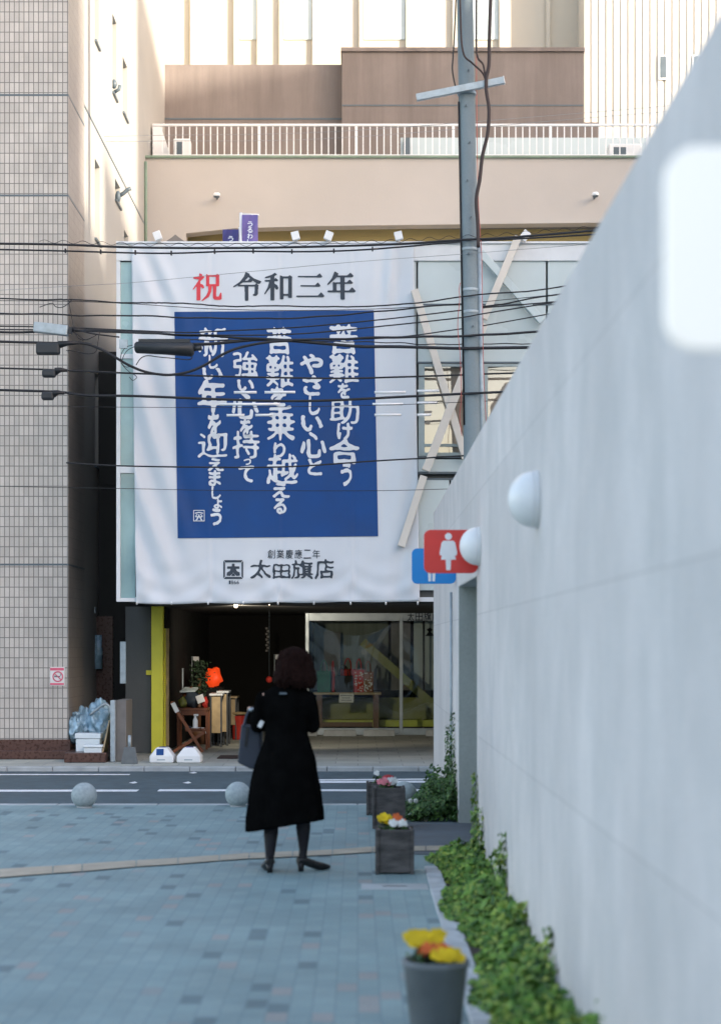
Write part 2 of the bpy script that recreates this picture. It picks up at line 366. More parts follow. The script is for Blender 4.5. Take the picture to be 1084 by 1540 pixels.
g = MB(); g.box(W + th, 4.25, -1.75, D2 - .25, 2.9, 3.05); obj('roof', g, M['conc_in'], rb)
# jamb facing strip and a slim pipe
g = MB(); g.box(W + .004, W + th - .004, D1 - .03, D1 - .002, 0, 2.12); obj('door_jamb', g, M['conc_in'], rb)
g = MB(); q = P(676, 1000, 17.6); g.tube([(W - .02, 17.6, .1), (W - .02, 17.6, 2.1)], .012); obj('drain_pipe', g, M['galv'], rb)
def dome(d, z, r, label):
    o = thing('wall_lamp', label, 'lamp', (W, d, z), 'white dome lamps on the concrete wall')
    g = MB(); g.lathe([(r * 1.02, 0), (r * 1.02, .02), (r * .9, .021)], (W, d, z), 32, 'x'); obj('back_plate', g, M['white'], o)
    g = MB(); g.lathe([(r * math.cos(t), .02 + r * .92 * math.sin(t)) for t in [k * math.pi / 2 / 12 for k in range(13)]], (W, d, z), 32, 'x'); obj('globe', g, M['lamp_white'], o)
dome(9.33, 2.33, .141, 'larger looking white dome lamp alone on the bare concrete wall')
dome(13.75, 2.33, .141, 'white dome lamp overlapping the edge of the red sign')

def rrect(x0, x1, z0, z1, r, y, n=6):
    out = []
    for cx, cz, a0 in ((x1 - r, z1 - r, 0), (x0 + r, z1 - r, 90), (x0 + r, z0 + r, 180), (x1 - r, z0 + r, 270)):
        for k in range(n + 1): a = R(a0 + 90 * k / n); out.append(Vector((cx + r * math.cos(a), y, cz + r * math.sin(a))))
    return out
def sign(d, zc, m, label, wd=.405, h=.325, fig=None):
    o = thing('restroom_sign', label, 'sign', (W, d, zc - h / 2), 'projecting rest room signs')
    x1 = W; x0 = W - wd
    g = MB(); g.hull(rrect(x0, x1, zc - h / 2, zc + h / 2, .05, d), rrect(x0, x1, zc - h / 2, zc + h / 2, .05, d + .03)); obj('sign_plate', g, m, o, bevel=.003)
    if fig:
        cx = x0 + wd * .45; g = MB(); s = h / .325; y0 = d - .003
        def pl(pts): g.hull([Vector((cx + a * s, y0, zc + b * s)) for a, b in pts], [Vector((cx + a * s, d - .0005, zc + b * s)) for a, b in pts])
        pl([(.026 * math.cos(t), .112 + .026 * math.sin(t)) for t in [k * math.pi / 8 for k in range(16)]])
        if fig == 'w':
            pl([(-.035, .08), (.035, .08), (.05, .068), (.066, -.01), (.062, -.03), (.05, -.03), (.046, -.01), (.056, -.062), (-.056, -.062), (-.046, -.01), (-.05, -.03), (-.062, -.03), (-.066, -.01), (-.05, .068)])
            pl([(-.02, -.0625), (.02, -.0625), (.016, -.14), (-.016, -.14)])
        else:
            pl([(-.05, .08), (.05, .08), (.062, .068), (.062, -.03), (.048, -.03), (.044, .04), (-.044, .04), (-.048, -.03), (-.062, -.03), (-.062, .068)])
            pl([(-.036, .0395), (.036, .0395), (.036, -.035), (-.036, -.035)])
            pl([(-.036, -.0355), (-.006, -.0355), (-.006, -.14), (-.03, -.14)]); pl([(.006, -.0355), (.036, -.0355), (.03, -.14), (.006, -.14)])
        obj('pictogram', g, M['white'], o)
    return o
sign(13.95, 2.301, M['red'], 'red rounded sign with white woman figure beside a dome lamp', fig='w')
sign(17.1, 2.325, M['blue'], 'blue rounded sign with white man figure behind the red sign', fig='m')
so_ = sign(2.99, 2.24, M['lit'], 'blank backlit white rounded sign close to the camera on the wall')

# ------------------------------------------------------------------ edging stones and ivy
es = 0
g = MB(); y = 5.0
while y < 13.1:
    L = .6; g.box(.475 + random.uniform(-.004, .004), .585, y, y + L - .012, -.2, .012); y += L
struct('edging_stones', g, M['edging'], .008)
g = MB(); g.face([(.585, 4, .006), (W, 4, .006), (W, 14.1, .006), (.585, 14.1, .006)]); struct('planting_bed', g, M['soil'])
def ivy(name, label, xf, y0, y1, hf, count, m, size=(.035, .075)):
    g = MB(); k = 0
    while k < count:
        y = random.uniform(y0, y1); a = xf(y)
        x = random.uniform(a - .05, W + .01); t = (x - a) / (W - a)
        nz = mnoise.noise(Vector((x * 5, y * 2.2, 3.1))) * .5 + .5
        edge = a + .12 * mnoise.noise(Vector((y * 3, 1.7, 0)))
        if x < edge - .05: continue
        h = hf(x, y, max(0, t)) * (.3 + 1.5 * max(0, nz - .12) ** 1.4)
        z = h * random.uniform(.02, 1) ** .6 * random.choice((1, 1, 1, 1.35))
        nr = Vector((random.gauss(-.35, .5), random.gauss(-.3, .5), random.uniform(.3, 1.2)))
        g.leaf(Vector((x, y, max(.01, z))), random.uniform(*size), nr, random.uniform(0, 6.3), random.uniform(.35, .95)); k += 1
    # climbers on the wall
    for cy, cz, wd in ((14.0, .62, .28), (13.4, .42, .35), (11.3, .44, .22), (11.7, .3, .4), (8.6, .28, .5), (9.9, .22, .6), (16.9, .5, .15), (17.3, .95, .35), (18.2, .8, .5)):
        if not (y0 <= cy <= y1 + .05): continue
        for _ in range(int(420 * cz)):
            v = random.random() ** 1.6; z = cz * v; y = cy + random.gauss(0, wd * (1 - v * .92) * .6)
            g.leaf(Vector((W - random.uniform(.005, .05), y, z + .02)), random.uniform(size[0], size[1]) * (1 - .3 * v), Vector((-1, random.gauss(0, .4), random.gauss(.4, .4))), random.uniform(0, 6.3), .8)
    return solo(name, g, m, label, 'ivy', fix=False)
ivy('ivy', 'bright green ivy bed growing along the foot of concrete wall', lambda y: .60 + .05 * math.sin(y * 2.1), 5.2, 14.05, lambda x, y, t: .03 + .14 * t ** .8, 15500, M['ivy'], (.02, .078))
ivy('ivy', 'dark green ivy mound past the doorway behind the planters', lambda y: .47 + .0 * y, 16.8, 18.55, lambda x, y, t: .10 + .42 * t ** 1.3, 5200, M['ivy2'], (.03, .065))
for q, lab in (((617, 1204), 'tiny white flower at the left tip of the dark ivy'), ((625, 1204), 'tiny white flower right beside the leftmost one'), ((617, 1226), 'tiny white flower low on the dark ivy'), ((640, 1232), 'tiny white flower at the foot of dark ivy')):
    c = P(*q, 16.9); g = MB()
    for k in range(5): a = k * 1.257; g.leaf(c + Vector((.012 * math.cos(a), 0, .012 * math.sin(a))), .026, Vector((math.cos(a) * .3, -1, math.sin(a) * .3 + .3)), a, .9)
    solo('wild_flower', g, M['petal_white'], lab, 'flower', c, 'white flowers in the dark ivy', fix=False)

# ------------------------------------------------------------------ planters and flowers
def flower_plant(c, colour, r, h, label, nf=7, nl=60, seed=0, fs=.032):
    rnd = random.Random(seed); o = thing('flower_plant', label, 'flowers', c); c = Vector(c)
    g = MB()
    for _ in range(nl):
        a = rnd.uniform(0, 6.3); q = rnd.random() ** .5 * r; g.leaf(c + Vector((q * math.cos(a), q * math.sin(a), rnd.uniform(.0, h * .75))), rnd.uniform(.025, .045), Vector((math.cos(a) * .6, math.sin(a) * .6, rnd.uniform(.4, 1))), rnd.uniform(0, 6), .6)
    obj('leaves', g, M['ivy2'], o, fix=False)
    g = MB()
    for k in range(nf):
        a = k * 2.4 + rnd.uniform(-.3, .3); q = (k / nf) ** .5 * r * .85; fc = c + Vector((q * math.cos(a), q * math.sin(a), h * rnd.uniform(.75, 1.05)))
        up = Vector((math.cos(a) * .35 * q / r, -.75 + math.sin(a) * .2, .65)).normalized(); u = up.orthogonal().normalized(); v = up.cross(u)
        for j in range(5):
            b = j * 1.2566; dv = u * math.cos(b) + v * math.sin(b)
            ctr = fc + dv * fs * .55 + up * rnd.uniform(-.004, .006); s2 = u * -math.sin(b) + v * math.cos(b); rg = []
            for t in range(8): bb = t * .785; rg.append(ctr + dv * fs * .62 * math.cos(bb) + s2 * fs * .6 * math.sin(bb) + up * (.006 * math.cos(2 * bb)))
            g.face(rg, True)
    obj('petals', g, M['petal_' + colour], o, fix=False)
def box_planter(cx, y0, wd, h, label):
    o = thing('planter', label, 'planter', (cx, y0 + wd / 2, 0), 'dark square planters on the plaza'); t = .022; a, b = cx - wd / 2, cx + wd / 2; c, d = y0, y0 + wd
    def side(p0, p1, q0, q1):
        g = MB(); g.box(p0, p1, q0, q1, .012, h)
        obj('side_panel', g, M['wood_planter'], o, bevel=.003)
    side(a + .012, b - .012, c + .002, c + t); side(a + .012, b - .012, d - t, d - .002); side(a + .002, a + t, c + t, d - t); side(b - t, b - .002, c + t, d - t)
    for px, py in ((a, c), (b, c), (a, d), (b, d)):
        g = MB(); g.box(px - .012, px + .012, py - .012, py + .012, 0, h + .004); obj('corner_post', g, M['wood_planter'], o, bevel=.003)
    g = MB(); g.face([(a + t, c + t, h - .04), (b - t, c + t, h - .04), (b - t, d - t, h - .04), (a + t, d - t, h - .04)]); obj('soil', g, M['soil'], o)
box_planter((593.5 - CX) / F * 13.0, 12.98, .245, .31, 'dark square planter nearest the ivy with yellow and white flowers')
box_planter((584.5 - CX) / F * 16.3, 16.2, .262, .355, 'dark square planter holding pink flowers, middle of the row')
box_planter((573 - CX) / F * 17.6, 17.5, .255, .30, 'dark square planter farthest towards the road, half hidden')
def fl(px, d, z, col, r, h, lab, nf, seed, fs=.03): flower_plant(((px - CX) / F * d, d, z), col, r, h, lab, nf, 40, seed, fs)
fl(579, 13.12, .27, 'yellow', .045, .115, 'yellow pansies at the left of the nearest square planter', 9, 1)
fl(598, 13.14, .27, 'orange', .04, .115, 'orange red pansies at the back of the nearest square planter', 6, 2, .027)
fl(591, 13.04, .27, 'white', .03, .085, 'white pansies low in the middle of the nearest square planter', 4, 3, .025)
fl(605, 13.04, .27, 'white', .03, .085, 'white pansies low at the right of the nearest square planter', 4, 4, .025)
fl(577, 16.3, .315, 'pink', .05, .10, 'pale pink flowers in the middle square planter', 6, 5, .027)
fl(589, 16.32, .315, 'white', .045, .10, 'white flowers beside the pink ones in the middle planter', 6, 6, .027)
fl(585, 16.4, .315, 'red', .05, .14, 'crimson flowers behind the white ones in the middle planter', 5, 7, .02)
fl(567, 17.6, .26, 'white', .05, .14, 'dark leaves with cream flowers in the farthest square planter', 3, 8, .018)
pc = ((655 - CX) / F * 7.7, 7.7, 0)
o = thing('planter', 'round grey flower pot closest to the camera beside edging stones', 'planter', pc)
g = MB(); g.lathe([(.095, 0), (.105, .01), (.132, .27), (.140, .275), (.140, .30), (.122, .30), (.118, .26), (.01, .255)], pc, 32); obj('pot_body', g, M['pot'], o)
g = MB(); g.lathe([(.119, .262), (.06, .27), (.001, .275)], pc, 24); obj('soil', g, M['soil'], o)
flower_plant((pc[0] - .045, pc[1] + .05, .27), 'yellow', .085, .115, 'large yellow pansies at the back of the round pot', 22, 50, 11, .028)
flower_plant((pc[0] - .01, pc[1] - .0, .265), 'orange', .08, .085, 'orange red pansies across the middle of the round pot', 12, 40, 12, .024)
flower_plant((pc[0] + .045, pc[1] - .05, .265), 'yellow', .065, .07, 'yellow pansies at the front of the round pot', 16, 40, 13, .028)

# ------------------------------------------------------------------ bollards, drain cover
for px, py, lab in ((127, 1214.5, 'grey granite ball bollard at the far left of the kerb'), (358, 1213, 'grey granite ball bollard right beside the woman'), (606, 1207, 'grey granite ball bollard half hidden behind the planters')):
    c = G(px, py); c.y = min(c.y, 18.5); r = .127
    o = thing('ball_bollard', lab, 'bollard', (c.x, c.y, 0), 'round stone bollards along the kerb')
    g = MB(); g.ball((c.x, c.y, r * .94), r, 32, 20); obj('stone_ball', g, M['ball'], o)
    g = MB(); g.lathe([(.075, -.01), (.075, .012), (.06, .02), (.001, .021)], (c.x, c.y, 0), 24); obj('base_ring', g, M['kerb'], o)
c = G(598, 1334); o = thing('drain_cover', 'rectangular grey drain cover set flush in the paving', 'drain cover', (c.x, c.y, 0))
g = MB(); g.box(c.x - .24, c.x + .2, c.y - .14, c.y + .14, -.05, .006); obj('cover_plate', g, M['kerb'], o, bevel=.004)
g = MB(); g.box(c.x - .10, c.x + .06, c.y - .012, c.y + .012, .004, .0075); obj('slot', g, M['soffit'], o)

# ------------------------------------------------------------------ lettering
def glyph_mask(ch, RES):
    c = bpy.data.curves.new('t', 'FONT'); c.body = ch; c.size = 1; c.resolution_u = 4
    o = bpy.data.objects.new('t', c); me = bpy.data.meshes.new_from_object(o); bpy.data.objects.remove(o); bpy.data.curves.remove(c)
    v = np.array([p.co[:2] for p in me.vertices]); me.calc_loop_triangles()
    tris = [[v[i] for i in t.vertices] for t in me.loop_triangles]; bpy.data.meshes.remove(me)
    return tris, v.min(0), v.max(0)
def raster(tris, RES):                       # tris in 0..1 space -> coverage mask (RES x RES)
    m = np.zeros((RES, RES)); yy, xx = np.mgrid[0:RES, 0:RES]; xx = (xx + .5) / RES; yy = (yy + .5) / RES
    for a, b, c in tris:
        lo = np.floor(np.minimum(np.minimum(a, b), c) * RES).astype(int) - 1; hi = np.ceil(np.maximum(np.maximum(a, b), c) * RES).astype(int) + 1
        x0, y0 = np.clip(lo, 0, RES); x1, y1 = np.clip(hi, 0, RES)
        if x1 <= x0 or y1 <= y0: continue
        X = xx[y0:y1, x0:x1]; Y = yy[y0:y1, x0:x1]
        d1 = (b[0] - a[0]) * (Y - a[1]) - (b[1] - a[1]) * (X - a[0]); d2 = (c[0] - b[0]) * (Y - b[1]) - (c[1] - b[1]) * (X - b[0]); d3 = (a[0] - c[0]) * (Y - c[1]) - (a[1] - c[1]) * (X - c[0])
        e = 1e-9; m[y0:y1, x0:x1][((d1 >= -e) & (d2 >= -e) & (d3 >= -e)) | ((d1 <= e) & (d2 <= e) & (d3 <= e))] = 1
    return m
def blur(m, sx, sy):
    for ax, s in ((1, sx), (0, sy)):
        if s <= 0: continue
        r = int(s * 3) + 1; k = np.exp(-np.arange(-r, r + 1) ** 2 / (2 * s * s)); k /= k.sum()
        m = np.apply_along_axis(lambda q: np.convolve(q, k, 'same'), ax, m)
    return m
def march(mb, f, mapf):                      # f: field on grid nodes; keeps f > 0
    h, wd = f.shape; cache = {}
    def vert(key, gx, gy):
        if key not in cache: cache[key] = mb.bm.verts.new(mapf(gx / (wd - 1), gy / (h - 1)))
        return cache[key]
    for j in range(h - 1):
        for i in range(wd - 1):
            q = [f[j, i], f[j, i + 1], f[j + 1, i + 1], f[j + 1, i]]
            if max(q) <= 0: continue
            cs = [(i, j), (i + 1, j), (i + 1, j + 1), (i, j + 1)]; vs = []
            for k in range(4):
                a, b = q[k], q[(k + 1) % 4]; A, B = cs[k], cs[(k + 1) % 4]
                if a > 0: vs.append(vert(A, *A))
                if (a > 0) != (b > 0):
                    t = a / (a - b); key = (min(A, B), max(A, B)); vs.append(vert(key, A[0] + (B[0] - A[0]) * t, A[1] + (B[1] - A[1]) * t))
            if len(vs) >= 3 and len(set(vs)) == len(vs):
                try: mb.bm.faces.new(vs)
                except ValueError: pass
def letter(mb, ch, box, mapf, sx=.028, sy=.036, thr=.36, RES=64, warp=.0, grid=44, polys=None, seed=0):
    """box: x0,y0,x1,y1 in photo pixels (y down); polys: own outlines instead of a font glyph"""
    x0, y0, x1, y1 = box; pad = .09
    if polys is None:
        tris, lo, hi = glyph_mask(ch, RES); sz = np.maximum(hi - lo, 1e-3)
        tris = [[(np.array(p) - lo) / sz * (1 - 2 * pad) + pad for p in t] for t in tris]
    else:
        tris = polys
    m = raster(tris, RES * 2); m = blur(m, sx * RES * 2, sy * RES * 2); rnd = np.random.RandomState(seed + len(ch) * 31 + sum(map(ord, ch)))
    nz = rnd.rand(9, 9)
    n = grid; f = np.zeros((n, n))
    for j in range(n):
        for i in range(n):
            u, v = i / (n - 1), j / (n - 1)
            if warp:
                a = rnd_l(nz, u, v) - .5; b_ = rnd_l(nz, v, u) - .5; u2, v2 = u + a * warp, v + b_ * warp
            else: u2, v2 = u, v
            X = min(max(u2 * RES * 2 - .5, 0), RES * 2 - 1.001); Y = min(max(v2 * RES * 2 - .5, 0), RES * 2 - 1.001); xi, yi = int(X), int(Y); fx, fy = X - xi, Y - yi
            f[j, i] = (m[yi, xi] * (1 - fx) + m[yi, xi + 1] * fx) * (1 - fy) + (m[yi + 1, xi] * (1 - fx) + m[yi + 1, xi + 1] * fx) * fy - thr * (1 + (.3 * (rnd_l(nz, u * .9 + .05, v) - .5) if warp else 0))
    f[0, :] = f[-1, :] = -.1; f[:, 0] = f[:, -1] = -.1
    kx = (x1 - x0) / (1 - 2 * pad); ky = (y1 - y0) / (1 - 2 * pad); ax = x0 - kx * pad; ay = y1 + ky * pad
    march(mb, f, lambda u, v: mapf(ax + u * kx, ay - v * ky))
def rnd_l(nz, u, v):
    X, Y = min(max(u, 0), .999) * 8, min(max(v, 0), .999) * 8; i, j = int(X), int(Y); fx, fy = X - i, Y - j
    return (nz[j, i] * (1 - fx) + nz[j, i + 1] * fx) * (1 - fy) + (nz[j + 1, i] * (1 - fx) + nz[j + 1, i + 1] * fx) * fy
def poly_tris(polys, box):
    """outline polygons in own coordinates (y down) -> triangles in 0..1 with padding"""
    x0, y0, x1, y1 = box; pad = .09; out = []
    for p in polys:
        q = [np.array([(a - x0) / (x1 - x0) * (1 - 2 * pad) + pad, 1 - ((b - y0) / (y1 - y0) * (1 - 2 * pad) + pad)]) for a, b in p]
        bm = bmesh.new(); f = bm.faces.new([bm.verts.new((a[0], a[1], 0)) for a in q]); r = bmesh.ops.triangulate(bm, faces=[f])
        for t in bm.faces: out.append([np.array(v.co[:2]) for v in t.verts])
        bm.free()
    return out

# ------------------------------------------------------------------ shop building
DF = 25.4; DB = DF - .10; s_ = DF / F
X = lambda px, d=DF: (px - CX) / F * d
Z = lambda py, d=DF: HC + (CY - py) / F * d
shop = thing('shop_building', 'two storey shop with pale panelled front and open dark ground floor', 'building', (X(400), DF, 0))
xl, xr = X(176), 4.6; zt, zb = Z(366), Z(905)
def sp(name, g, m, lab=None, bevel=0, parent=None):
    o = obj(name, g, m, parent or shop, bevel=bevel)
    if lab: o['label'] = lab
    return o
g = MB(); g.box(xl + .03, xr, DF + .06, 36, zb + .02, zt - .25); sp('upper_storey', g, M['pillar'])
g = MB(); g.box(xl, xr, DF - .06, 36.2, zt - .25, zt - .02); g.box(xl, xr, DF - .09, DF + .1, zt - .02, zt + .01); sp('roof', g, M['frame'], bevel=.006)
g = MB(); g.box(xl, xl + .055, DF - .05, DF + .06, zb, zt - .25); g.box(xl + .055, X(204), DF - .05, DF + .06, zb, zb + .05); g.box(xl + .055, X(204), DF - .05, DF + .06, Z(712), Z(701)); g.box(xl + .055, X(204), DF - .045, DF + .06, Z(540), Z(533)); g.box(xl + .055, X(204), DF - .05, DF + .06, Z(372), zt - .25)
g.box(X(204), xr, DF - .05, DF + .06, zb, zb + .06)
sp('front_frame', g, M['frame'], bevel=.004)
g = MB(); g.box(xl + .055, X(204), DF - .02, DF + .05, zb + .05, zt - .26); sp('glass_strip', g, M['panel_teal'])
g = MB()
for a, b in ((205, 418), (418, 626)): g.box(X(a) + .004, X(b) - .004, DF - .03, DF + .05, zb + .06, zt - .255)
sp('covered_panel', g, M['panel'])
for a, b, c, d in ((628, 721, 373, 545), (724, 820, 373, 545), (823, 1000, 373, 545), (628, 675, 722, 888), (678, 1000, 722, 888), (628, 1000, 691, 710)):
    g = MB(); g.box(X(a), X(b), DF - .03, DF + .05, Z(d), Z(c)); sp('wall_panel', g, M['panel'], bevel=.006)
g = MB()
for py in (372, 459, 546, 688, 712, 721): g.box(X(627), xr, DF - .036, DF + .05, Z(py + 1), Z(py - 1.6))
sp('panel_joint', g, M['mullion'])
for a, b in ((629, 722), (724, 822)):
    g = MB(); g.box(X(a), X(a + 9), DF - .045, DF + .05, Z(686), Z(548)); g.box(X(b - 4), X(b), DF - .045, DF + .05, Z(686), Z(548)); g.box(X(a + 9), X(b - 4), DF - .045, DF + .05, Z(672), Z(668)); g.box(X(a + 9), X(b - 4), DF - .045, DF + .05, Z(686), Z(681)); g.box(X(a + 9), X(b - 4), DF - .045, DF + .05, Z(552), Z(548))
    wo = sp('window', g, M['winframe'])
    g = MB(); g.face([(X(a + 9), DF - .02, Z(681)), (X(b - 4), DF - .02, Z(681)), (X(b - 4), DF - .03, Z(552)), (X(a + 9), DF - .03, Z(552))]); obj('pane', g, M['winglass'], wo)
    g = MB(); g.face([(X(a + 9), DF + .045, Z(681)), (X(b - 4), DF + .045, Z(681)), (X(b - 4), DF + .045, Z(552)), (X(a + 9), DF + .045, Z(552))]); obj('blind', g, M['blind'], wo)
DBR = DF - .16
def brace(a, b, wd, m=M['cream']):
    g = MB(); g.beam(P(*a, DBR), P(*b, DBR), wd, .09); sp('brace', g, m, bevel=.006)
for k_, br in enumerate((((623, 436), (700, 690), .10), ((779, 356), (727, 480), .10), ((727, 487), (640, 708), .115), ((637, 716), (603, 822), .10), ((722, 380), (815, 484), .10, M['panel']))):
    DBR = DF - .16 - (.03 if k_ in (1, 2) else 0); brace(*br)
# ground floor
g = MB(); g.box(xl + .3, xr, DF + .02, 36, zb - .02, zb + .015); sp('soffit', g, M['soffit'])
g = MB(); g.box(X(190, 27.7), X(229, 27.7), 27.6, 28.9, 0, zb - .02); sp('pillar', g, M['pillar'], 'grey rendered pillar at the left of the entrance', .01)
g = MB(); g.box(X(190, 27.7) - .002, X(229, 27.7) + .002, 27.597, 28.9, 0, .28); sp('plinth', g, M['pillar'])
g = MB(); g.box(X(229.5, 27.6), X(247, 27.6), 27.45, 27.62, 0, zb - .02); g.box(X(244, 27.7), X(250, 27.7), 27.63, 27.75, 0, Z(945, 27.7)); sp('post', g, M['yellow'], 'bright yellow post at the shop entrance', .006)
g = MB(); g.box(X(220, 27.55), X(228, 27.55), 27.55, 27.6, Z(1015, 27.6), Z(1008, 27.6)); sp('switch_box', g, M['yellow'], bevel=.004)
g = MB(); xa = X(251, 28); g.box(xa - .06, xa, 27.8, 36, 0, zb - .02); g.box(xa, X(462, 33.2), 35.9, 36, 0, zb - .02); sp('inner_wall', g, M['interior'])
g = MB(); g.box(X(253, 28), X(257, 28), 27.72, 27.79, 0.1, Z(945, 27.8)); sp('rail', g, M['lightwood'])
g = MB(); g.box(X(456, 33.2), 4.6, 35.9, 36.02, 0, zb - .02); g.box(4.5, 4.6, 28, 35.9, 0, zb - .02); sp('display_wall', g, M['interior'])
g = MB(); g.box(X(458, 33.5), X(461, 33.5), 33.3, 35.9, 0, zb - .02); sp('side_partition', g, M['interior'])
DG = 33.2
g = MB()
for px in (462, 603, 745): g.box(X(px - 2.6, DG), X(px + 2.6, DG), DG - .04, DG + .04, 0, zb - .02)
g.box(X(464.6, DG), X(600.4, DG), DG - .04, DG + .04, .0, .12); g.box(X(605.6, DG), X(742.4, DG), DG - .04, DG + .04, .0, .12)
g.box(X(464.6, DG), X(600.4, DG), DG - .04, DG + .04, zb - .16, zb - .02); g.box(X(605.6, DG), X(742.4, DG), DG - .04, DG + .04, zb - .16, zb - .02)
sp('storefront_frame', g, M['steel'], bevel=.004)
for a, b in ((464.8, 600.2), (605.8, 742.2)):
    g = MB(); n = 14; rr = []
    for j in range(n + 1):
        v = j / n; row = []
        for i in range(n + 1):
            u = i / n; row.append((X(a, DG) + (X(b, DG) - X(a, DG)) * u, DG - .016 * math.sin(math.pi * u) * math.sin(math.pi * v), .12 + (zb - .28) * v))
        rr.append(row)
    g.rings(rr, cap=False, closed=False); sp('display_glass', g, M['glass'])
g = MB(); g.box(X(470, 34.8), X(740, 34.8), 34.7, 34.78, .22, .62); sp('low_partition', g, M['olive'])
g = MB(); g.box(X(470, 34.6), X(740, 34.6), 34.2, 34.65, .10, .22); sp('ledge', g, M['lime'])
g = MB(); g.beam(P(545, 965, 34.0), P(668, 1075, 34.0), .15, .12); sp('brace', g, M['olive'], 'yellow diagonal brace behind the display glass')
g = MB(); g.box(X(622, 35.2), X(655, 35.2), 35.2, 35.3, .75, Z(930, 35.2)); sp('inner_panel', g, M['panel'])
g = MB(); g.box(X(472, 35.2), X(584, 35.2), 35.3, 35.36, .75, Z(922, 35.3)); sp('reflection_board', g, M['reflect_grey'])  # added board behind the goods, its tone stands for the pane's reflection
g = MB(); g.box(X(588, 35), X(617, 35), 35.0, 35.1, .75, Z(925, 35)); g.box(X(487, 35), X(512, 35), 35.0, 35.1, .75, Z(950, 35)); sp('inner_board', g, M['greypanel'])
# shop name on the glass
g = MB(); mp = lambda px, py: P(px, py, DG - .045)
for i, ch in enumerate('太田旗店'): letter(g, ch, (612 + i * 12.5, 921, 623 + i * 12.5, 934), mp, thr=.33, RES=40, grid=28)
sp('glass_lettering', g, M['ink'])
# things on the roof
def P26(px, py, d=DF): return P(px, py, d)
for px, lean, lab in ((242, -.03, 'white floodlight at the left end of the roof edge'), (447, -.02, 'white floodlight on the roof edge left of the middle pair'), (491, .03, 'white floodlight on the roof edge tilted right, beside another'), (601, -.02, 'white floodlight above the right corner of the banner'), (781, .06, 'white floodlight above the diagonal brace by the pole')):
    b = P(px, 366, DF - .05); o = thing('roof_floodlight', lab, 'floodlight', b, 'white floodlights along the roof edge')
    g = MB(); g.tube([b, b + Vector((lean * .5, -.1, .06))], .012); obj('arm', g, M['white'], o)
    g = MB(); c = b + Vector((lean, -.12, .075)); g.beam(c - Vector((lean * .7, 0, .055)), c + Vector((lean * .7, 0, .055)), .105, .07); obj('lamp_housing', g, M['white'], o, bevel=.006)
g = MB(); gx = X(264, 29); zz = Z(366, 29)
g.hull([(gx - .27, 29, zz - .05), (gx + .27, 29, zz - .05), (gx + .06, 29, zz + .09), (gx, 29, zz + .14), (gx - .06, 29, zz + .09)], [(gx - .27, 29.5, zz - .05), (gx + .27, 29.5, zz - .05), (gx + .06, 29.5, zz + .09), (gx, 29.5, zz + .14), (gx - .06, 29.5, zz + .09)])
solo('small_gable_roof', g, M['greypanel'], 'small dark gable roof peeking over the roof edge', 'roof', (gx, 29, zz))
def nobori(px0, px1, ptop, pole_px, ptop_pole, m, lab, txt, d):
    o = thing('banner_flag', lab, 'flag', (X(pole_px, d), d, zt), 'tall cloth flags on the shop roof')
    g = MB(); g.tube([(X(pole_px, d), d, zt - .1), P(pole_px, ptop_pole, d)], .022, 8); g.tube([P(pole_px, ptop + 1, d), P(px1 + 2, ptop + 2, d)], .012, 6); obj('pole', g, M['white'], o)
    g = MB(); rr = []
    for j in range(11):
        py = ptop + 2 + (372 - ptop) * j / 10; rr.append([P(px0 + (px1 - px0) * i / 8, py, d - .03 - .025 * math.sin(i * .9 + j * .5)) for i in range(9)])
    g.rings(rr, cap=False, closed=False); obj('cloth', g, m, o)
    g = MB()
    for k, ch in enumerate(txt): letter(g, ch, ((px0 + px1) / 2 - 4, ptop + 12 + k * 9, (px0 + px1) / 2 + 4, ptop + 20 + k * 9), lambda a, b: P(a, b, d - .075), thr=.3, RES=32, grid=22)
    obj('lettering', g, M['inkwhite'], o)
nobori(364, 388, 321, 362.5, 320, M['purple'], 'tall purple flag with white letters standing on the roof', 'うるわし', 26.6)
nobori(335, 359, 343, 361, 342, M['navy'], 'shorter navy flag with white letters left of the purple one', 'うる', 26.9)

# ------------------------------------------------------------------ the big banner
def fold(px, py):
    f = .006 * math.sin(px / 41 + py / 230) + .003 * math.sin(px / 19 + 1.3 + py / 140)
    for xs in (313 + (py - 366) * .004, 418 + (py - 366) * .004, 527 + (py - 366) * .004): f += .006 * math.exp(-((px - xs) / 2.0) ** 2) - .006 * math.exp(-((px - xs - 5) / 4) ** 2)
    m = math.exp(-((px - 205) / 62) ** 2) * min(1, max(0, (py - 380) / 220)) * (1 if py < 820 else max(0, 1 - (py - 820) / 110))
    f += .055 * m * math.sin((px - 205 - (py - 600) * .33) / 7.5 + .6 * math.sin(py / 90))
    m = math.exp(-((px - 225 - (py - 380) * .22) / 26) ** 2) * max(0, 1 - abs(py - 430) / 90); f += .035 * m * math.sin((px - (py - 380) * .45) / 6)
    m = math.exp(-((px - 598) / 26) ** 2) * max(0, 1 - abs(py - 420) / 75); f += .04 * m * math.sin((px + (py - 380) * .1 - abs(px - 598) * .5) / 6.5)
    m = math.exp(-((px - 625) / 40) ** 2) * min(1, max(0, (py - 560) / 200)); f += .022 * m * math.sin((px + py * .16) / 7)
    c = [208, 313, 418, 527, 632]; k = max(i for i in range(4) if px >= c[i] or i == 0); u = (px - c[k]) / (c[k + 1] - c[k]); u = min(1, max(0, u))
    sw = 60 * (u - .5) ** 2 * (1 if k % 2 == 0 else 1.15); m = math.exp(-((py - 905) / 52) ** 2)
    f += .009 * m * math.sin((py + sw * 1.5 + px * .05) / 5.2) + .007 * m * math.sin((py * .8 - sw * 2.2 + px * .21) / 7.1)
    f += .008 * math.exp(-((py - 905) / 18) ** 2) * math.sin(px / 9 + .8 * math.sin(px / 37))
    return f
def bx(u, v): return (198 + 7 * v) * (1 - u) + (622 + 9 * v) * u
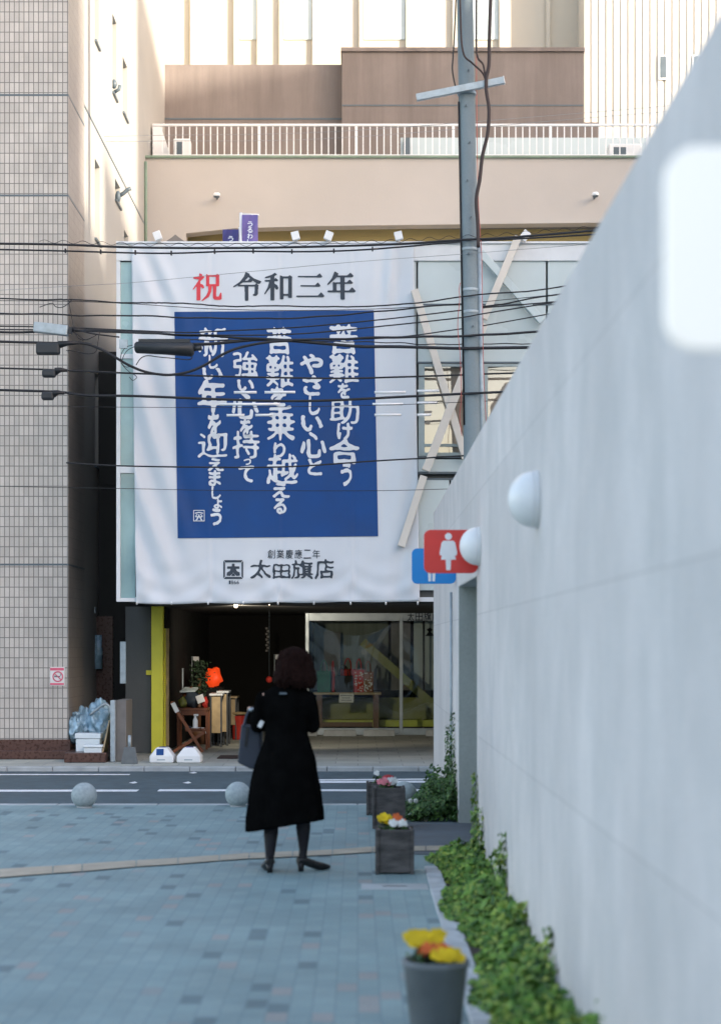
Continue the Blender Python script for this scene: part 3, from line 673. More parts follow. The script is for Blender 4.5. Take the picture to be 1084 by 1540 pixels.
def by(u, v): return (367.5 * (1 - u) + 366.5 * u) * (1 - v) + (907.5 * (1 - u) + 903.5 * u) * v
def BP(px, py, off=0.0): return P(px, py, DB - fold(px, py) - off)
ban = thing('banner', 'huge white cloth banner with blue panel of brush lettering on shop', 'banner', (X(415), DB, zb))
g = MB(); nu, nv = 150, 190; rr = []
for j in range(nv + 1):
    v = j / nv; rr.append([BP(bx(i / nu, v), by(i / nu, v) + (1.6 * abs(math.sin(bx(i / nu, v) / 33)) if j == nv else 0)) for i in range(nu + 1)])
g.rings(rr, cap=False, closed=False); co = obj('cloth', g, M['banner'], ban)
sm = co.modifiers.new('thick', 'SOLIDIFY'); sm.thickness = .004; sm.offset = 1
g = MB(); rr = []
for j in range(141):
    v = j / 140; rr.append([BP((262.5 + 5 * v) * (1 - i / 110) + (562 + 6.5 * v) * i / 110, (469 - 2.5 * i / 110) * (1 - v) + (809.5 - 3 * i / 110) * v, .008) for i in range(111)])
g.rings(rr, cap=False, closed=False); obj('blue_panel', g, M['bannerblue'], ban)
# heading: own outlines, in the coordinates of a 3.738x enlargement of the photograph
HD = {
 'celebrate': [[(112, 77), (130, 86), (126, 101), (112, 99)], [(78, 101), (134, 93), (142, 99), (112, 130), (78, 172), (75, 168), (112, 112), (80, 109)], [(97, 146), (118, 126), (118, 230), (97, 230)], [(118, 138), (131, 140), (141, 158), (133, 166), (118, 150)],
   [(150, 82), (168, 90), (168, 150), (150, 150)], [(166, 88), (206, 88), (212, 80), (226, 90), (222, 97), (166, 97)], [(205, 90), (223, 92), (223, 150), (205, 150)], [(166, 139), (207, 139), (207, 149), (166, 149)],
   [(163, 149), (182, 149), (180, 180), (166, 210), (126, 236), (124, 231), (150, 205), (162, 180)], [(188, 149), (208, 149), (206, 208), (222, 209), (230, 186), (236, 187), (238, 222), (228, 228), (198, 227), (189, 217)]],
 'rei': [[(372, 71), (396, 82), (384, 104), (350, 134), (304, 157), (301, 153), (340, 126), (362, 98)], [(380, 88), (388, 84), (420, 108), (462, 124), (450, 138), (436, 136), (400, 112)], [(348, 119), (384, 119), (394, 110), (410, 121), (404, 128), (348, 128)], [(330, 143), (424, 143), (430, 135), (446, 146), (442, 152), (330, 152)], [(424, 150), (443, 150), (441, 196), (430, 206), (414, 204), (412, 196), (422, 194)], [(367, 150), (388, 150), (387, 232), (368, 232)]],
 'wa': [[(480, 100), (520, 86), (536, 75), (550, 86), (520, 100), (482, 106)], [(478, 117), (532, 113), (540, 104), (556, 117), (550, 123), (478, 124)], [(512, 92), (533, 92), (533, 230), (512, 230)], [(506, 122), (522, 122), (512, 156), (480, 198), (476, 194), (496, 158)], [(534, 136), (550, 146), (557, 162), (548, 172), (538, 164), (532, 148)], [(565, 88), (584, 98), (584, 224), (565, 224)], [(582, 96), (612, 96), (618, 88), (634, 98), (632, 106), (582, 106)], [(612, 100), (632, 100), (632, 216), (612, 216)], [(582, 194), (614, 194), (614, 205), (582, 205)]],
 'san': [[(665, 93), (770, 93), (788, 78), (803, 97), (798, 102), (665, 100)], [(680, 145), (762, 145), (778, 129), (793, 148), (788, 153), (680, 152)], [(657, 203), (778, 203), (796, 184), (815, 206), (808, 212), (657, 211)]],
 'nen': [[(872, 67), (894, 80), (880, 104), (834, 145), (829, 141), (856, 106)], [(880, 91), (942, 91), (960, 74), (978, 93), (972, 100), (876, 100)], [(876, 129), (940, 129), (956, 113), (975, 132), (970, 138), (876, 138)], [(862, 126), (882, 132), (882, 182), (862, 182)], [(832, 175), (952, 175), (970, 156), (990, 178), (984, 184), (832, 184)], [(903, 96), (928, 96), (928, 225), (905, 225)]]}
def heading(key, parent, m, name):
    g = MB(); pts = [p for q in HD[key] for p in q]; b = (min(p[0] for p in pts), min(p[1] for p in pts), max(p[0] for p in pts), max(p[1] for p in pts))
    wx = lambda a: 270 + a / 3.738; wy = lambda a: 390 + a / 3.733
    letter(g, key, (wx(b[0]), wy(b[1]), wx(b[2]), wy(b[3])), lambda a, c: BP(a, c, .008), .008, .008, .45, 80, 0, 64, poly_tris(HD[key], b))
    return obj(name, g, m, parent)
heading('celebrate', ban, M['inkred'], 'red_lettering')
for k in ('rei', 'wa', 'san', 'nen'): heading(k, ban, M['ink'], 'heading_letter')
COLS = [
 [('苦', 496, 488, 537, 532), ('難', 495, 533, 539, 576), ('を', 508, 577, 526, 598.5), ('助', 496, 600.5, 540, 637), ('け', 507.5, 637, 529, 661), ('合', 495, 660, 540, 697), ('う', 512.5, 697, 528.5, 729.5)],
 [('や', 452.3, 533, 485, 562), ('さ', 456, 565, 484, 594), ('し', 465, 596, 481, 623), ('い', 454, 625.5, 484.5, 648), ('心', 452, 650, 490, 688), ('と', 463, 690, 484, 714)],
 [('苦', 402, 492, 438, 532), ('難', 400, 533.6, 442, 582), ('を', 407.7, 582, 430, 610), ('乗', 400, 610, 444.5, 664), ('り', 412, 666, 429, 688), ('越', 401.4, 682.6, 448, 728), ('え', 410, 727, 435, 748), ('る', 412, 750, 430, 772)],
 [('強', 350.6, 529, 388, 567), ('い', 358, 571, 381.5, 588), ('心', 349, 588, 388, 629), ('を', 361.5, 630, 379.5, 658), ('持', 350, 648, 391, 690), ('っ', 367, 690, 377.5, 699), ('て', 359.6, 701, 382, 724.6)],
 [('新', 299, 492, 342, 536), ('し', 314.5, 534, 327.5, 554), ('い', 305.6, 553, 334, 571), ('年', 298, 572, 340, 620), ('を', 313, 621, 332, 658), ('迎', 298, 649, 343, 688), ('え', 313, 690, 336, 708), ('ま', 314.5, 708, 332, 730), ('し', 318.7, 732, 332, 750), ('ょ', 322, 750, 334, 764.5), ('う', 317, 765.5, 333, 789.5)]]
bmap = lambda a, c: BP(a, c, .016)
for ci, colm in enumerate(COLS):
    g = MB()
    for k, (ch, a, b, c, d) in enumerate(colm):
        kanji = ord(ch) > 0x4e00; dense = ch in '難新強越迎持助'
        letter(g, ch, (a, b, c, d), bmap, .022 if dense else .030, .024 if dense else .033, (.41 if ch == '乗' else .34 if dense else .24) if kanji else .13, 72, .05, 60, seed=ci * 13 + k)
    obj('brush_lettering', g, M['inkwhite'], ban)
g = MB()
for i, ch in enumerate('創業慶應二年'): letter(g, ch, (402.5 + i * 13.5, 826.5, 414 + i * 13.5, 840), lambda a, c: BP(a, c, .008), .016, .016, .42, 64, .03, 44)
obj('founding_lettering', g, M['ink'], ban)
g = MB()
for ch, a, b, c, d in (('太', 376.5, 842, 408, 870), ('田', 411, 849, 436, 870), ('旗', 438, 843, 470.5, 871), ('店', 474, 840.5, 502.5, 870.5)): letter(g, ch, (a, b, c, d), lambda p, q: BP(p, q, .008), .026, .026, .33, 64, .07, 50)
obj('shop_name', g, M['ink'], ban)
g = MB()
for i, ch in enumerate('1866'): letter(g, ch, (343.5 + i * 4.2 + (1 if ch == '1' else 0), 873, 347 + i * 4.2, 878.5), lambda p, q: BP(p, q, .008), .02, .02, .5, 40, 0, 26)
obj('year', g, M['ink'], ban)
EM = [[(92, 176), (244, 176), (232, 193), (104, 193)], [(88, 181), (101, 197), (101, 308), (88, 323)], [(248, 181), (235, 197), (235, 308), (248, 323)], [(92, 328), (104, 312), (232, 312), (244, 328)],
      [(157, 204), (179, 204), (179, 230), (157, 230)], [(120, 226), (216, 226), (219, 245), (117, 245)], [(148, 244), (177, 244), (168, 276), (142, 304), (114, 302), (116, 276), (140, 264)], [(160, 244), (188, 244), (196, 264), (220, 276), (222, 302), (194, 304), (168, 276)], [(161, 284), (175, 284), (184, 304), (152, 304)]]
g = MB(); letter(g, 'emblem', (320 + 88 / 5.42, 810 + 176 / 5.42, 320 + 248 / 5.42, 810 + 328 / 5.42), lambda p, q: BP(p, q, .008), .006, .006, .45, 80, 0, 64, poly_tris(EM, (88, 176, 248, 328)))
obj('emblem', g, M['ink'], ban)
SL = [[(0, 0), (100, 0), (100, 6), (0, 6)], [(0, 94), (100, 94), (100, 100), (0, 100)], [(0, 6), (6, 6), (6, 94), (0, 94)], [(94, 6), (100, 6), (100, 94), (94, 94)], [(14, 24), (50, 16), (86, 24), (84, 34), (50, 25), (16, 34)], [(30, 36), (40, 36), (28, 52), (14, 58)], [(60, 36), (70, 36), (86, 58), (72, 52)], [(44, 40), (56, 40), (56, 58), (44, 58)], [(20, 56), (80, 56), (80, 64), (20, 64)], [(38, 64), (48, 64), (36, 90), (18, 92)], [(54, 64), (64, 64), (82, 92), (66, 90)]]
g = MB(); letter(g, 'seal', (291, 767, 308, 784), bmap, .008, .008, .42, 60, 0, 48, poly_tris(SL, (0, 0, 100, 100))); obj('seal', g, M['inkwhite'], ban)
for px in (206, 258, 313, 366, 418, 472, 527, 580, 628):
    g = MB(); g.tube([BP(px, 905, 0), BP(px, 909, .01) + Vector((0, .03, 0))], .012); obj('tie', g, M['white'], ban)

# ------------------------------------------------------------------ tiled building on the left
XW = (103 - CX) / F * 26.2; DT = 26.2
lb = thing('tiled_building', 'tall tiled building with warm painted side wall and slot windows', 'building', (-8, DT, 0))
def lp(name, g, m, lab=None, bevel=0, parent=None):
    o = obj(name, g, m, parent or lb, bevel=bevel)
    if lab: o['label'] = lab
    return o
zb2 = Z(1112, DT)
g = MB(); g.box(-14, XW, DT, 27.75, zb2, 19); o = lp('front_wall', g, [M['tile'], M['tile_side']])
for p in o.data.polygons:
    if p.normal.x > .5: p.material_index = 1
g = MB()
for py in (143, 294, 849):
    g = MB(); g.box(-14, XW + .004, DT - .004, 27.753, Z(py + 1.4, DT), Z(py - 1.4, DT)); lp('floor_joint', g, M['mullion'])
g = MB(); g.box(-14, XW + .03, DT - .03, 27.77, .12, zb2); lp('granite_base', g, M['granite'])
g = MB(); g.box(-14, XW + .10, DT - .12, 27.79, 0, .12); lp('granite_step', g, M['granite'], bevel=.01)
# side wall with slot windows cut as real recesses
def wx(px): return F * (XW - .01) / (px - CX)          # depth of a photo column on the side wall
XS = XW - .01
slots = []
for a, b, c, d in ((143, 150.5, 238, 358), (173.5, 181, 268, 300), (187, 193, 345, 440), (169.5, 175.5, 20, 138), (185, 191.5, 85, 168), (143, 148, 560, 700), (187, 193, 560, 640), (143, 149, -40, 60)):
    d0, d1 = wx(a), wx(b); slots.append((d0, d1, Z(d, d0), Z(c, d0)))
def holed_wall(g, y0, y1, z0, z1, holes, place, depth):
    ys = sorted({y0, y1, *[h[0] for h in holes], *[h[1] for h in holes]}); zs = sorted({z0, z1, *[h[2] for h in holes], *[h[3] for h in holes]})
    for a, b in zip(ys, ys[1:]):
        for c, d in zip(zs, zs[1:]):
            my, mz = (a + b) / 2, (c + d) / 2
            if any(h[0] < my < h[1] and h[2] < mz < h[3] for h in holes): continue
            g.face([place(a, c, 0), place(b, c, 0), place(b, d, 0), place(a, d, 0)])
    for a, b, c, d in holes:
        q = [(a, c), (b, c), (b, d), (a, d)]
        for (p0, p1), (q0, q1) in zip(q, q[1:] + q[:1]): g.face([place(p0, p1, 0), place(q0, q1, 0), place(q0, q1, depth), place(p0, p1, depth)])
g = MB(); holed_wall(g, 27.75, 44, 0, 19, slots, lambda y, z, t: (XS - t, y, z), .16); lp('side_wall', g, M['sidewall'])
for a, b, c, d in slots:
    g = MB(); g.box(XS - .20, XS - .13, a - .02, b + .02, c - .02, d + .02); lp('window', g, M['mullion'])
    g = MB(); g.box(XS - .12, XS + .035, a - .03, b + .03, c - .03, c + .004); lp('sill', g, M['mullion'])
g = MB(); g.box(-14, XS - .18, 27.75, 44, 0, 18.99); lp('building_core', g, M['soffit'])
g = MB()
z0 = Z(125, 26.7)
g.box(XS - .004, XS + .006, 27.75, 36.0, z0 - .02, z0 + .02); lp('wall_joint', g, M['mullion'])
def pipe(px, d, z0, z1, r, m, lab):
    o = thing('drain_pipe', lab, 'pipe', (X(px, d), d, z0)); g = MB(); c = X(px, d)
    g.tube([(c, d, z0), (c, d, z1)], r, 10); obj('pipe_body', g, m, o)
    z = z0 + .6
    while z < z1:
        g = MB(); g.tube([(c, d, z), (c, d, z + .05)], r * 1.35, 10); obj('bracket', g, M['galv'], o); z += 1.9
pipe(219.5, 35.6, Z(420, 35.6), Z(243, 35.6), .03, M['coping'], 'thin green drain pipe at the end of the parapet')
pipe(224, 37.5, 9, 19, .045, M['white'], 'white drain pipe on the tall side wall beside the brown wall')
g = MB(); b = Vector((XS, wx(178), Z(285, wx(178)))); g.tube([b + Vector((0, 0, -.12)), b + Vector((.10, 0, -.06)), b + Vector((.16, 0, 0)), b + Vector((.22, 0, .02))], .035, 8); g.ball(b + Vector((.0, 0, -.12)), (.05, .06, .10), 12, 8)
solo('wall_vent', g, M['mullion'], 'small dark hooded vent sticking out of the sunny side wall', 'vent', b)
g = MB(); b = Vector((XS, wx(172), Z(130, wx(172)))); g.tube([b + Vector((0, 0, -.1)), b + Vector((.08, 0, -.05)), b + Vector((.1, 0, .02))], .03, 8); g.ball(b + Vector((0, 0, .04)), (.05, .05, .08), 12, 8)
solo('wall_vent', g, M['mullion'], 'small dark vent high on the side wall near the slot windows', 'vent', b)

# ------------------------------------------------------------------ buildings at the back
DP = 35.8
ab = thing('terrace_building', 'beige building with broad blank parapet, ochre wall and green coping', 'building', (0, DP, 0))
def ap(name, g, m, bevel=0): return obj(name, g, m, ab, bevel=bevel)
xL, xR = X(219, DP), 14
zc = Z(238, DP)
g = MB()
bot = [(219, 520), (280, 520), (280, 351), (352, 343.5), (470, 340), (880, 335), (1200, 330)]
fr = [P(*q, DP) for q in bot] + [Vector((14, DP, zc)), Vector((xL, DP, zc))]
fr[6] = Vector((14, DP, fr[6].z))
g.hull(fr, [v + Vector((0, .35, 0)) for v in fr]); ap('parapet', g, M['beige'])
g = MB(); g.box(xL - .03, 14, DP - .05, DP + .4, zc, zc + .045); ap('coping', g, M['coping'], .006)
g = MB(); g.box(XS + .02, 14, DP + .4, 38.5, zc - .35, zc - .25); ap('terrace_floor', g, M['beige'])
g = MB(); g.box(xL + .1, 14, DP + .62, DP + .9, 0, zc - .36); ap('recessed_wall', g, M['ochre'])
g = MB(); g.box(X(283, DP), 14, DP + .355, DP + .615, Z(334, DP), Z(326, DP)); ap('eave', g, M['greypanel'])
# white rail
rl_ = thing('terrace_railing', 'long white metal railing along the beige roof terrace', 'railing', (0, DP + .1, zc + .045))
zr0 = zc + .07; zr1 = Z(184, DP); ry = DP + .12
g = MB(); g.box(X(229, DP), 9, ry - .03, ry + .03, zr1 - .04, zr1); obj('top_rail', g, M['white'], rl_, bevel=.005)
g = MB(); g.box(X(229, DP), 9, ry - .02, ry + .02, zr0, zr0 + .03); obj('bottom_rail', g, M['white'], rl_, bevel=.004)
px = 243.0; k = 0
while px < 1030:
    c = X(px, DP); post = (k % 14 == 0 and k > 0)
    g = MB()
    if post: g.box(c - .025, c + .025, ry - .026, ry + .026, zc + .04, zr1 - .042)
    else: g.box(c - .0105, c + .0105, ry - .0105, ry + .0105, zr0 + .031, zr1 - .042)
    obj('post' if post else 'baluster', g, M['white'], rl_); px += 10.45; k += 1
# terrace clutter
g = MB(); d = DP + .9; g.hull([P(230, 186, d), P(242, 190, d), P(258, 240, d), P(230, 240, d)], [v + Vector((0, .3, 0)) for v in (P(230, 186, d), P(242, 190, d), P(258, 240, d), P(230, 240, d))])
solo('stair_wall', g, M['white'], 'white sloping stair wall at the left end of the railing', 'wall', P(240, 240, d))
def aircon(pa, pb, pt, d, lab):
    a, b, t = X(pa, d), X(pb, d), Z(pt, d); o = thing('air_conditioner', lab, 'air conditioner', (a, d, zc - .25)); 
    g = MB(); g.box(a, b, d, d + .35, zc - .22, t); obj('case', g, M['white'], o, bevel=.02)
    g = MB(); g.box(a + (b - a) * .12, a + (b - a) * .55, d - .012, d + .002, zc + .02, t - .07); gr = obj('grille', g, M['mullion'], o)
    for z in (zc - .25,): g = MB(); g.box(a + .05, b - .05, d + .02, d + .3, z, z + .03); obj('foot', g, M['galv'], o)
aircon(261, 286, 208, DP + .7, 'white air conditioner behind the left end of the railing')
aircon(915, 965, 216, DP + .7, 'white air conditioner behind the right end of the railing')
g = MB(); g.box(X(605, DP), 9, DP + 1.6, DP + 1.75, zc - .25, Z(207, DP + 1.6)); solo('terrace_wall', g, M['panel'], 'low pale grey wall standing behind the right half of railing', 'wall', (3, DP + 1.6, zc - .25))
g = MB(); g.box(X(606, DP + 1.5), X(616, DP + 1.5), DP + 1.45, DP + 1.55, zc - .25, Z(208, DP + 1.5)); solo('hatch_door', g, M['mullion'], 'small dark hatch at the end of the low grey wall', 'hatch', (X(611, 36), DP + 1.5, zc - .25))
for px, py, lab in ((327, 297, 'small floodlight on the parapet above the flags'), (893, 296, 'small floodlight on the parapet next to the concrete wall')):
    o = thing('parapet_light', lab, 'light', P(px, py, DP), 'small lights on the parapet face')
    c = P(px, py, DP); g = MB(); g.tube([c + Vector((0, 0, -.03)), c + Vector((0, -.12, -.01)), c + Vector((0, -.16, .0))], .018); obj('bracket', g, M['mullion'], o)
    g = MB(); g.lathe([(.001, .05), (.05, .045), (.075, .0), (.07, -.02), (.001, -.02)], c + Vector((0, -.17, 0)), 16); obj('lamp_hood', g, M['white'], o)
    g = MB(); g.lathe([(.06, -.022), (.05, -.04), (.001, -.045)], c + Vector((0, -.17, 0)), 16); obj('lens', g, M['mullion'], o)
DBN = 39.0
bb = thing('brown_building', 'brown rough walled building block above the white railing', 'building', (0, DBN, 0))
g = MB(); g.box(X(237, DBN), X(516, DBN), DBN + .4, DBN + 1.5, 6, Z(97, DBN + .4)); obj('wall', g, M['brown'], bb, bevel=.01)
g = MB(); g.box(X(514, DBN), X(877, DBN), DBN, DBN + 1.5, 6, Z(78, DBN)); obj('wall', g, M['brown'], bb, bevel=.01)
g = MB(); g.box(X(877, DBN) + .002, X(902, DBN), DBN + .3, DBN + 1.4, 6, Z(178, DBN)); obj('wall', g, M['brown'], bb)
g = MB(); g.box(X(237, DBN), X(514, DBN), DBN + .39, DBN + .41, Z(172, DBN), Z(169.5, DBN)); obj('joint', g, M['mullion'], bb)
g = MB(); g.box(X(514, DBN), X(877, DBN), DBN - .01, DBN + .01, Z(159.5, DBN), Z(157.5, DBN)); obj('joint', g, M['mullion'], bb)
g = MB(); g.box(X(514, DBN) - .02, X(877, DBN) + .02, DBN - .05, DBN + 1.5, Z(78, DBN), Z(78, DBN) + .08); obj('coping', g, M['brown'], bb)
DC = 43.0
cb_ = thing('cream_building', 'sunlit cream building with vertical pilasters behind the brown walls', 'building', (0, DC, 0))
g = MB(); g.box(X(236, DC), X(880, DC), DC, DC + 8, 0, 26); obj('wall', g, M['creamwall'], cb_)
for a, b in ((287, 292), (352, 360), (387, 391), (420, 426), (470, 476), (540, 546), (610, 616), (680, 686), (750, 756), (820, 826)):
    g = MB(); g.box(X(a, DC), X(b, DC), DC - .12, DC - .002, 10, 26); obj('pilaster', g, M['creamwall'], cb_)
for a, b in ((361, 386), (427, 469), (547, 609), (687, 749)):
    g = MB(); g.box(X(a, DC), X(b, DC), DC - .03, DC - .003, Z(60, DC), Z(-40, DC)); obj('window', g, M['panel'], cb_)
DR = 41.8
wb = thing('ribbed_building', 'cream building clad in fine vertical ribs at the upper right', 'building', (6, DR, 0))
g = MB(); x = X(878, DR)
g.box(x, 16, DR, DR + 8, Z(242, DR), 26)
while x < 12: g.box(x, x + .10, DR - .03, DR - .001, Z(242, DR), 26); x += .165
obj('ribbed_wall', g, M['ribbed'], wb)
g = MB(); g.box(X(878, DR), 16, DR + .1, DR + 8, 0, Z(242, DR)); obj('lower_wall', g, M['beige'], wb)
for a, b, c, d in ((989, 1003, 84, 121), (1040, 1054, 84, 121)):
    g = MB(); g.box(X(a, DR), X(b, DR), DR - .06, DR - .032, Z(d, DR), Z(c, DR)); wo = obj('window', g, M['frame'], wb)
    g = MB(); g.box(X(a + 2.5, DR), X(b - 2.5, DR), DR - .066, DR - .061, Z(d - 3, DR), Z(c + 2, DR)); obj('pane', g, M['mullion'], wo)

# unseen blocks added out of view, stepped in height to shape the street's shade
def unseen_block(p0, p1, q0, h, depth, label, m):
    o = thing('sun_blocker', label, 'building', SE * ((p0 + p1) / 2) + SN * q0)
    c = lambda p, q, z: SE * p + SN * q + Vector((0, 0, z))
    g = MB(); g.hull([c(p0, q0, 0), c(p1, q0, 0), c(p1, q0 + depth, 0), c(p0, q0 + depth, 0)], [c(p0, q0, h), c(p1, q0, h), c(p1, q0 + depth, h), c(p0, q0 + depth, h)]); obj('wall', g, m, o)  # body of the added unseen block
    z = 1.2
    while z < h - 2.5:
        g = MB(); g.hull([c(p0 + .6, q0 - .05, z), c(p1 - .6, q0 - .05, z), c(p1 - .6, q0 - .004, z), c(p0 + .6, q0 - .004, z)], [c(p0 + .6, q0 - .05, z + 1.5), c(p1 - .6, q0 - .05, z + 1.5), c(p1 - .6, q0 - .004, z + 1.5), c(p0 + .6, q0 - .004, z + 1.5)]); obj('blocker_band', g, M['mullion'], o); z += 3.3
unseen_block(-34, 3.98, 47, 20, 14, 'long low beige unseen block added to shade the plaza', M['beige'])
unseen_block(4, 18.9, 45, 37, 14, 'beige unseen block added beside the low sun blocker', M['beige'])
unseen_block(18.92, 20.9, 45, 25.7, 14, 'cream unseen filler added between two sun blockers', M['creamwall'])
unseen_block(20.92, 24.4, 45, 27.4, 14, 'narrow cream unseen block added to trim the sunlight', M['creamwall'])
unseen_block(24.42, 34.6, 45, 32.8, 14, 'tallest added sun blocker, brown and unseen', M['brown'])
unseen_block(34.62, 60, 45, 28.4, 14, 'pale unseen sun blocker added past the tallest one', M['creamwall'])

# ------------------------------------------------------------------ utility pole and cables
DPL = 24.0
pl = thing('utility_pole', 'tall grey concrete utility pole with metal cross arm', 'utility pole', (X(711, DPL), DPL, 0))
ax = lambda py: X(701 + (py - 120) * .0172, DPL)
g = MB(); rr = []; n = 20
for py, r in ((1172, .150), (700, .118), (120, .105), (-420, .095)):
    z = max(-.1, Z(py, DPL)); rr.append([Vector((ax(py) + r * math.cos(2 * math.pi * k / n), DPL + r * math.sin(2 * math.pi * k / n), z)) for k in range(n)])
g.rings(rr); obj('shaft', g, M['pole'], pl)
g = MB(); g.beam(P(626, 147, DPL - .165), P(757, 121, DPL - .165), .085, .075); obj('cross_arm', g, M['galv'], pl, bevel=.004)
g = MB(); g.beam(P(757, 121, DPL - .165), P(758, 120.8, DPL - .165), .095, .082); obj('arm_cap', g, M['white'], pl)
for py in (141, 376, 633, 437, 470): 
    g = MB(); r = .118 - .00002 * abs(py); g.lathe([(r + .004, -.02), (r + .008, -.015), (r + .008, .015), (r + .004, .02)], (ax(py), DPL, Z(py, DPL)), 20); obj('clamp_band', g, M['galv'], pl)
for k, py in enumerate((110, 163, 218, 275, 330, 384, 493)):
    g = MB(); c = Vector((ax(py) + .02 * (-1) ** k, DPL - .108, Z(py, DPL))); g.tube([c, c + Vector((0, -.035, 0))], .011, 8); obj('step_bolt', g, M['mullion'], pl)
g = MB(); g.tube([(ax(py) + .125, DPL - .035, Z(py, DPL)) for py in (1150, 600, 372)], .032, 8); obj('conduit', g, M['galv'], pl)
g = MB(); g.tube([(ax(py) - .108, DPL - .06, Z(py, DPL)) for py in (640, 300, 155)], .012, 6); obj('earth_wire', g, M['cable'], pl)
def cable(label, pts, r, m=M['cable'], d=DPL, name='overhead_cable', group=None, n=6, wig=0, seed=0, wl=0):
    rnd = random.Random(seed); p3 = []
    for q in pts: p3.append(P(q[0], q[1], q[2] if len(q) > 2 else d))
    p3 = crom(p3, 8)
    if wig: p3 = [p + Vector((0, 0, wig * math.sin(p.x * (wl or 9) + seed) + rnd.uniform(-wig, wig) * .3)) for p in p3]
    g = MB(); g.tube(p3, r * .78, n)
    return solo(name, g, m, label, 'cable', p3[0], group, fix=True)
dn = DPL - .14; df = DPL + .14
cable('brown cable dropping beside the pole from the cross arm bracket', [(742, -120), (736, 40), (735, 95), (731, 118), (731.5, 140), (735, 165), (733, 200), (725, 235), (721, 270), (716, 300), (718, 335), (719, 372)], .030, M['cable_brown'], DPL - .24, 'drop_cable', n=8)
cable('thin brown cable curling in from the pole to the arm bracket', [(690, -120), (692, 20), (696, 78), (710, 95), (724, 108), (730, 120)], .016, M['cable_brown'], DPL - .24, 'drop_cable')
cable('thin brown cable coming down between pole and bracket', [(717, -120), (716, 30), (717, 82), (726, 97), (730, 118)], .016, M['cable_brown'], DPL - .23, 'drop_cable')
cable('short black cable hanging left of the pole above the arm', [(690, -120), (684, 30), (681, 85), (680, 105), (684, 128), (688, 140)], .013, M['cable'], DPL - .16, 'drop_cable')
cable('thin red cord running down the right side of the pole', [(715, -120), (716, 60), (717, 200), (719, 300), (722, 350), (724, 385), (725, 450), (727, 560), (731, 640), (734, 700)], .0055, M['cable_red'], DPL - .14, 'drop_cable', wig=.006, seed=3)
cable('thin red cord looping down the left side of the pole', [(692, 425), (690, 436), (691, 450), (688, 490), (692, 540), (693, 600), (691, 625), (694, 655)], .0055, M['cable_red'], DPL - .16, 'drop_cable', wig=.006, seed=4)
W_ = cable
W_('black cable with spiral tie along the banner top edge', [(-60, 366), (80, 367.5), (200, 372), (330, 373), (450, 371.5), (600, 367), (690, 361), (760, 357.5), (900, 346), (1100, 325)], .019, d=dn)
g = MB(); pts = []
for k in range(900):
    px = 60 + k * 1.0; yb = np.interp(px, [80, 200, 330, 450, 600, 690, 760, 900], [366, 370, 371, 370, 365, 359, 355, 344]); pts.append(P(px, yb - 2.8 - 2.4 * math.sin(k / 4.6), dn + .03 * math.cos(k / 4.6)))
g.tube(pts, .0035, 4); solo('spiral_tie', g, M['cable'], 'thin spiral tie wound round the topmost cable', 'cable', pts[0])
W_('black cable with small clips just below the topmost cable', [(-60, 374), (80, 377), (240, 381), (350, 378), (460, 378.5), (540, 376), (620, 370), (690, 364), (900, 352), (1100, 335)], .014, d=DPL)
for px, py in ((99, 377.5), (152, 379), (204, 380), (258, 381), (323, 378.8), (381, 378), (439, 378.6), (502, 377.7), (560, 374.8)):
    g = MB(); c = P(px, py, DPL); g.box(c.x - .010, c.x + .010, c.y - .02, c.y + .02, c.z - .025, c.z + .03); solo('cable_clip', g, M['cable'], 'small black clip on the second cable from the top', 'clip', c, 'clips on the second cable')
W_('hair thin grey wire slanting across the heading of banner', [(-60, 440), (130, 429), (200, 425), (350, 411), (520, 395), (690, 382.5), (760, 377), (900, 366)], .004, M['cable_grey'], dn)
W_('wavy black cable between the heading and blue panel', [(-60, 449), (80, 450), (100, 451), (165, 454.5), (220, 454.5), (260, 456.5), (330, 459.5), (380, 460), (450, 461.5), (500, 460), (560, 461.5), (620, 456), (690, 447), (830, 433), (1000, 410)], .012, d=dn, wig=.009, wl=5)
W_('thin wire sagging just under the wavy cable', [(-60, 452), (100, 453), (200, 457), (260, 461), (330, 465), (450, 467), (580, 464), (690, 457), (830, 443.5), (1000, 425)], .006, M['cable'], df)
W_('black cable crossing the top of the blue panel', [(-60, 471), (80, 472.5), (130, 475), (200, 474.5), (260, 477), (330, 478.5), (450, 478), (580, 467.5), (690, 457), (725, 461.5), (830, 444), (1000, 420)], .013, d=DPL - .03, wig=.004)
W_('black cable rising to the pole from blue panel upper left', [(-60, 490), (80, 492), (200, 497), (280, 500), (330, 498), (450, 492), (580, 480), (690, 467), (725, 463), (820, 455), (1000, 438)], .011, d=df)
W_('black cable rising to the pole under its neighbour', [(-60, 495), (80, 496.5), (200, 501), (330, 504), (450, 502), (580, 490), (690, 478), (725, 472), (825, 456), (1000, 430)], .011, d=dn - .02)
W_('thin black cable climbing steeply right of the closure', [(330, 512), (450, 510), (580, 508.5), (690, 495), (725, 490), (815, 474), (1000, 440)], .010, d=df)
W_('thick black messenger cable through the brush lettering', [(-60, 500), (80, 499), (120, 497), (200, 499.5), (260, 503), (330, 506), (420, 511), (520, 509.5), (580, 507.5), (690, 505.5), (725, 504), (805, 499.5), (1000, 492)], .020, d=dn, wig=.004)
W_('thick black cable drooping from the closure to the pole', [(290, 518), (320, 517), (350, 514), (395, 510.5), (430, 512), (480, 516), (540, 521), (600, 521.5), (690, 524), (725, 523.5), (800, 522.5), (1000, 520)], .026, d=dn + .02)
W_('thin bluish wire just above the thick drooping cable', [(210, 511), (330, 511.5), (450, 513), (580, 515), (640, 518), (690, 517.5), (725, 517), (800, 517), (1000, 516)], .009, M['cable'], df, wig=.006, wl=14)
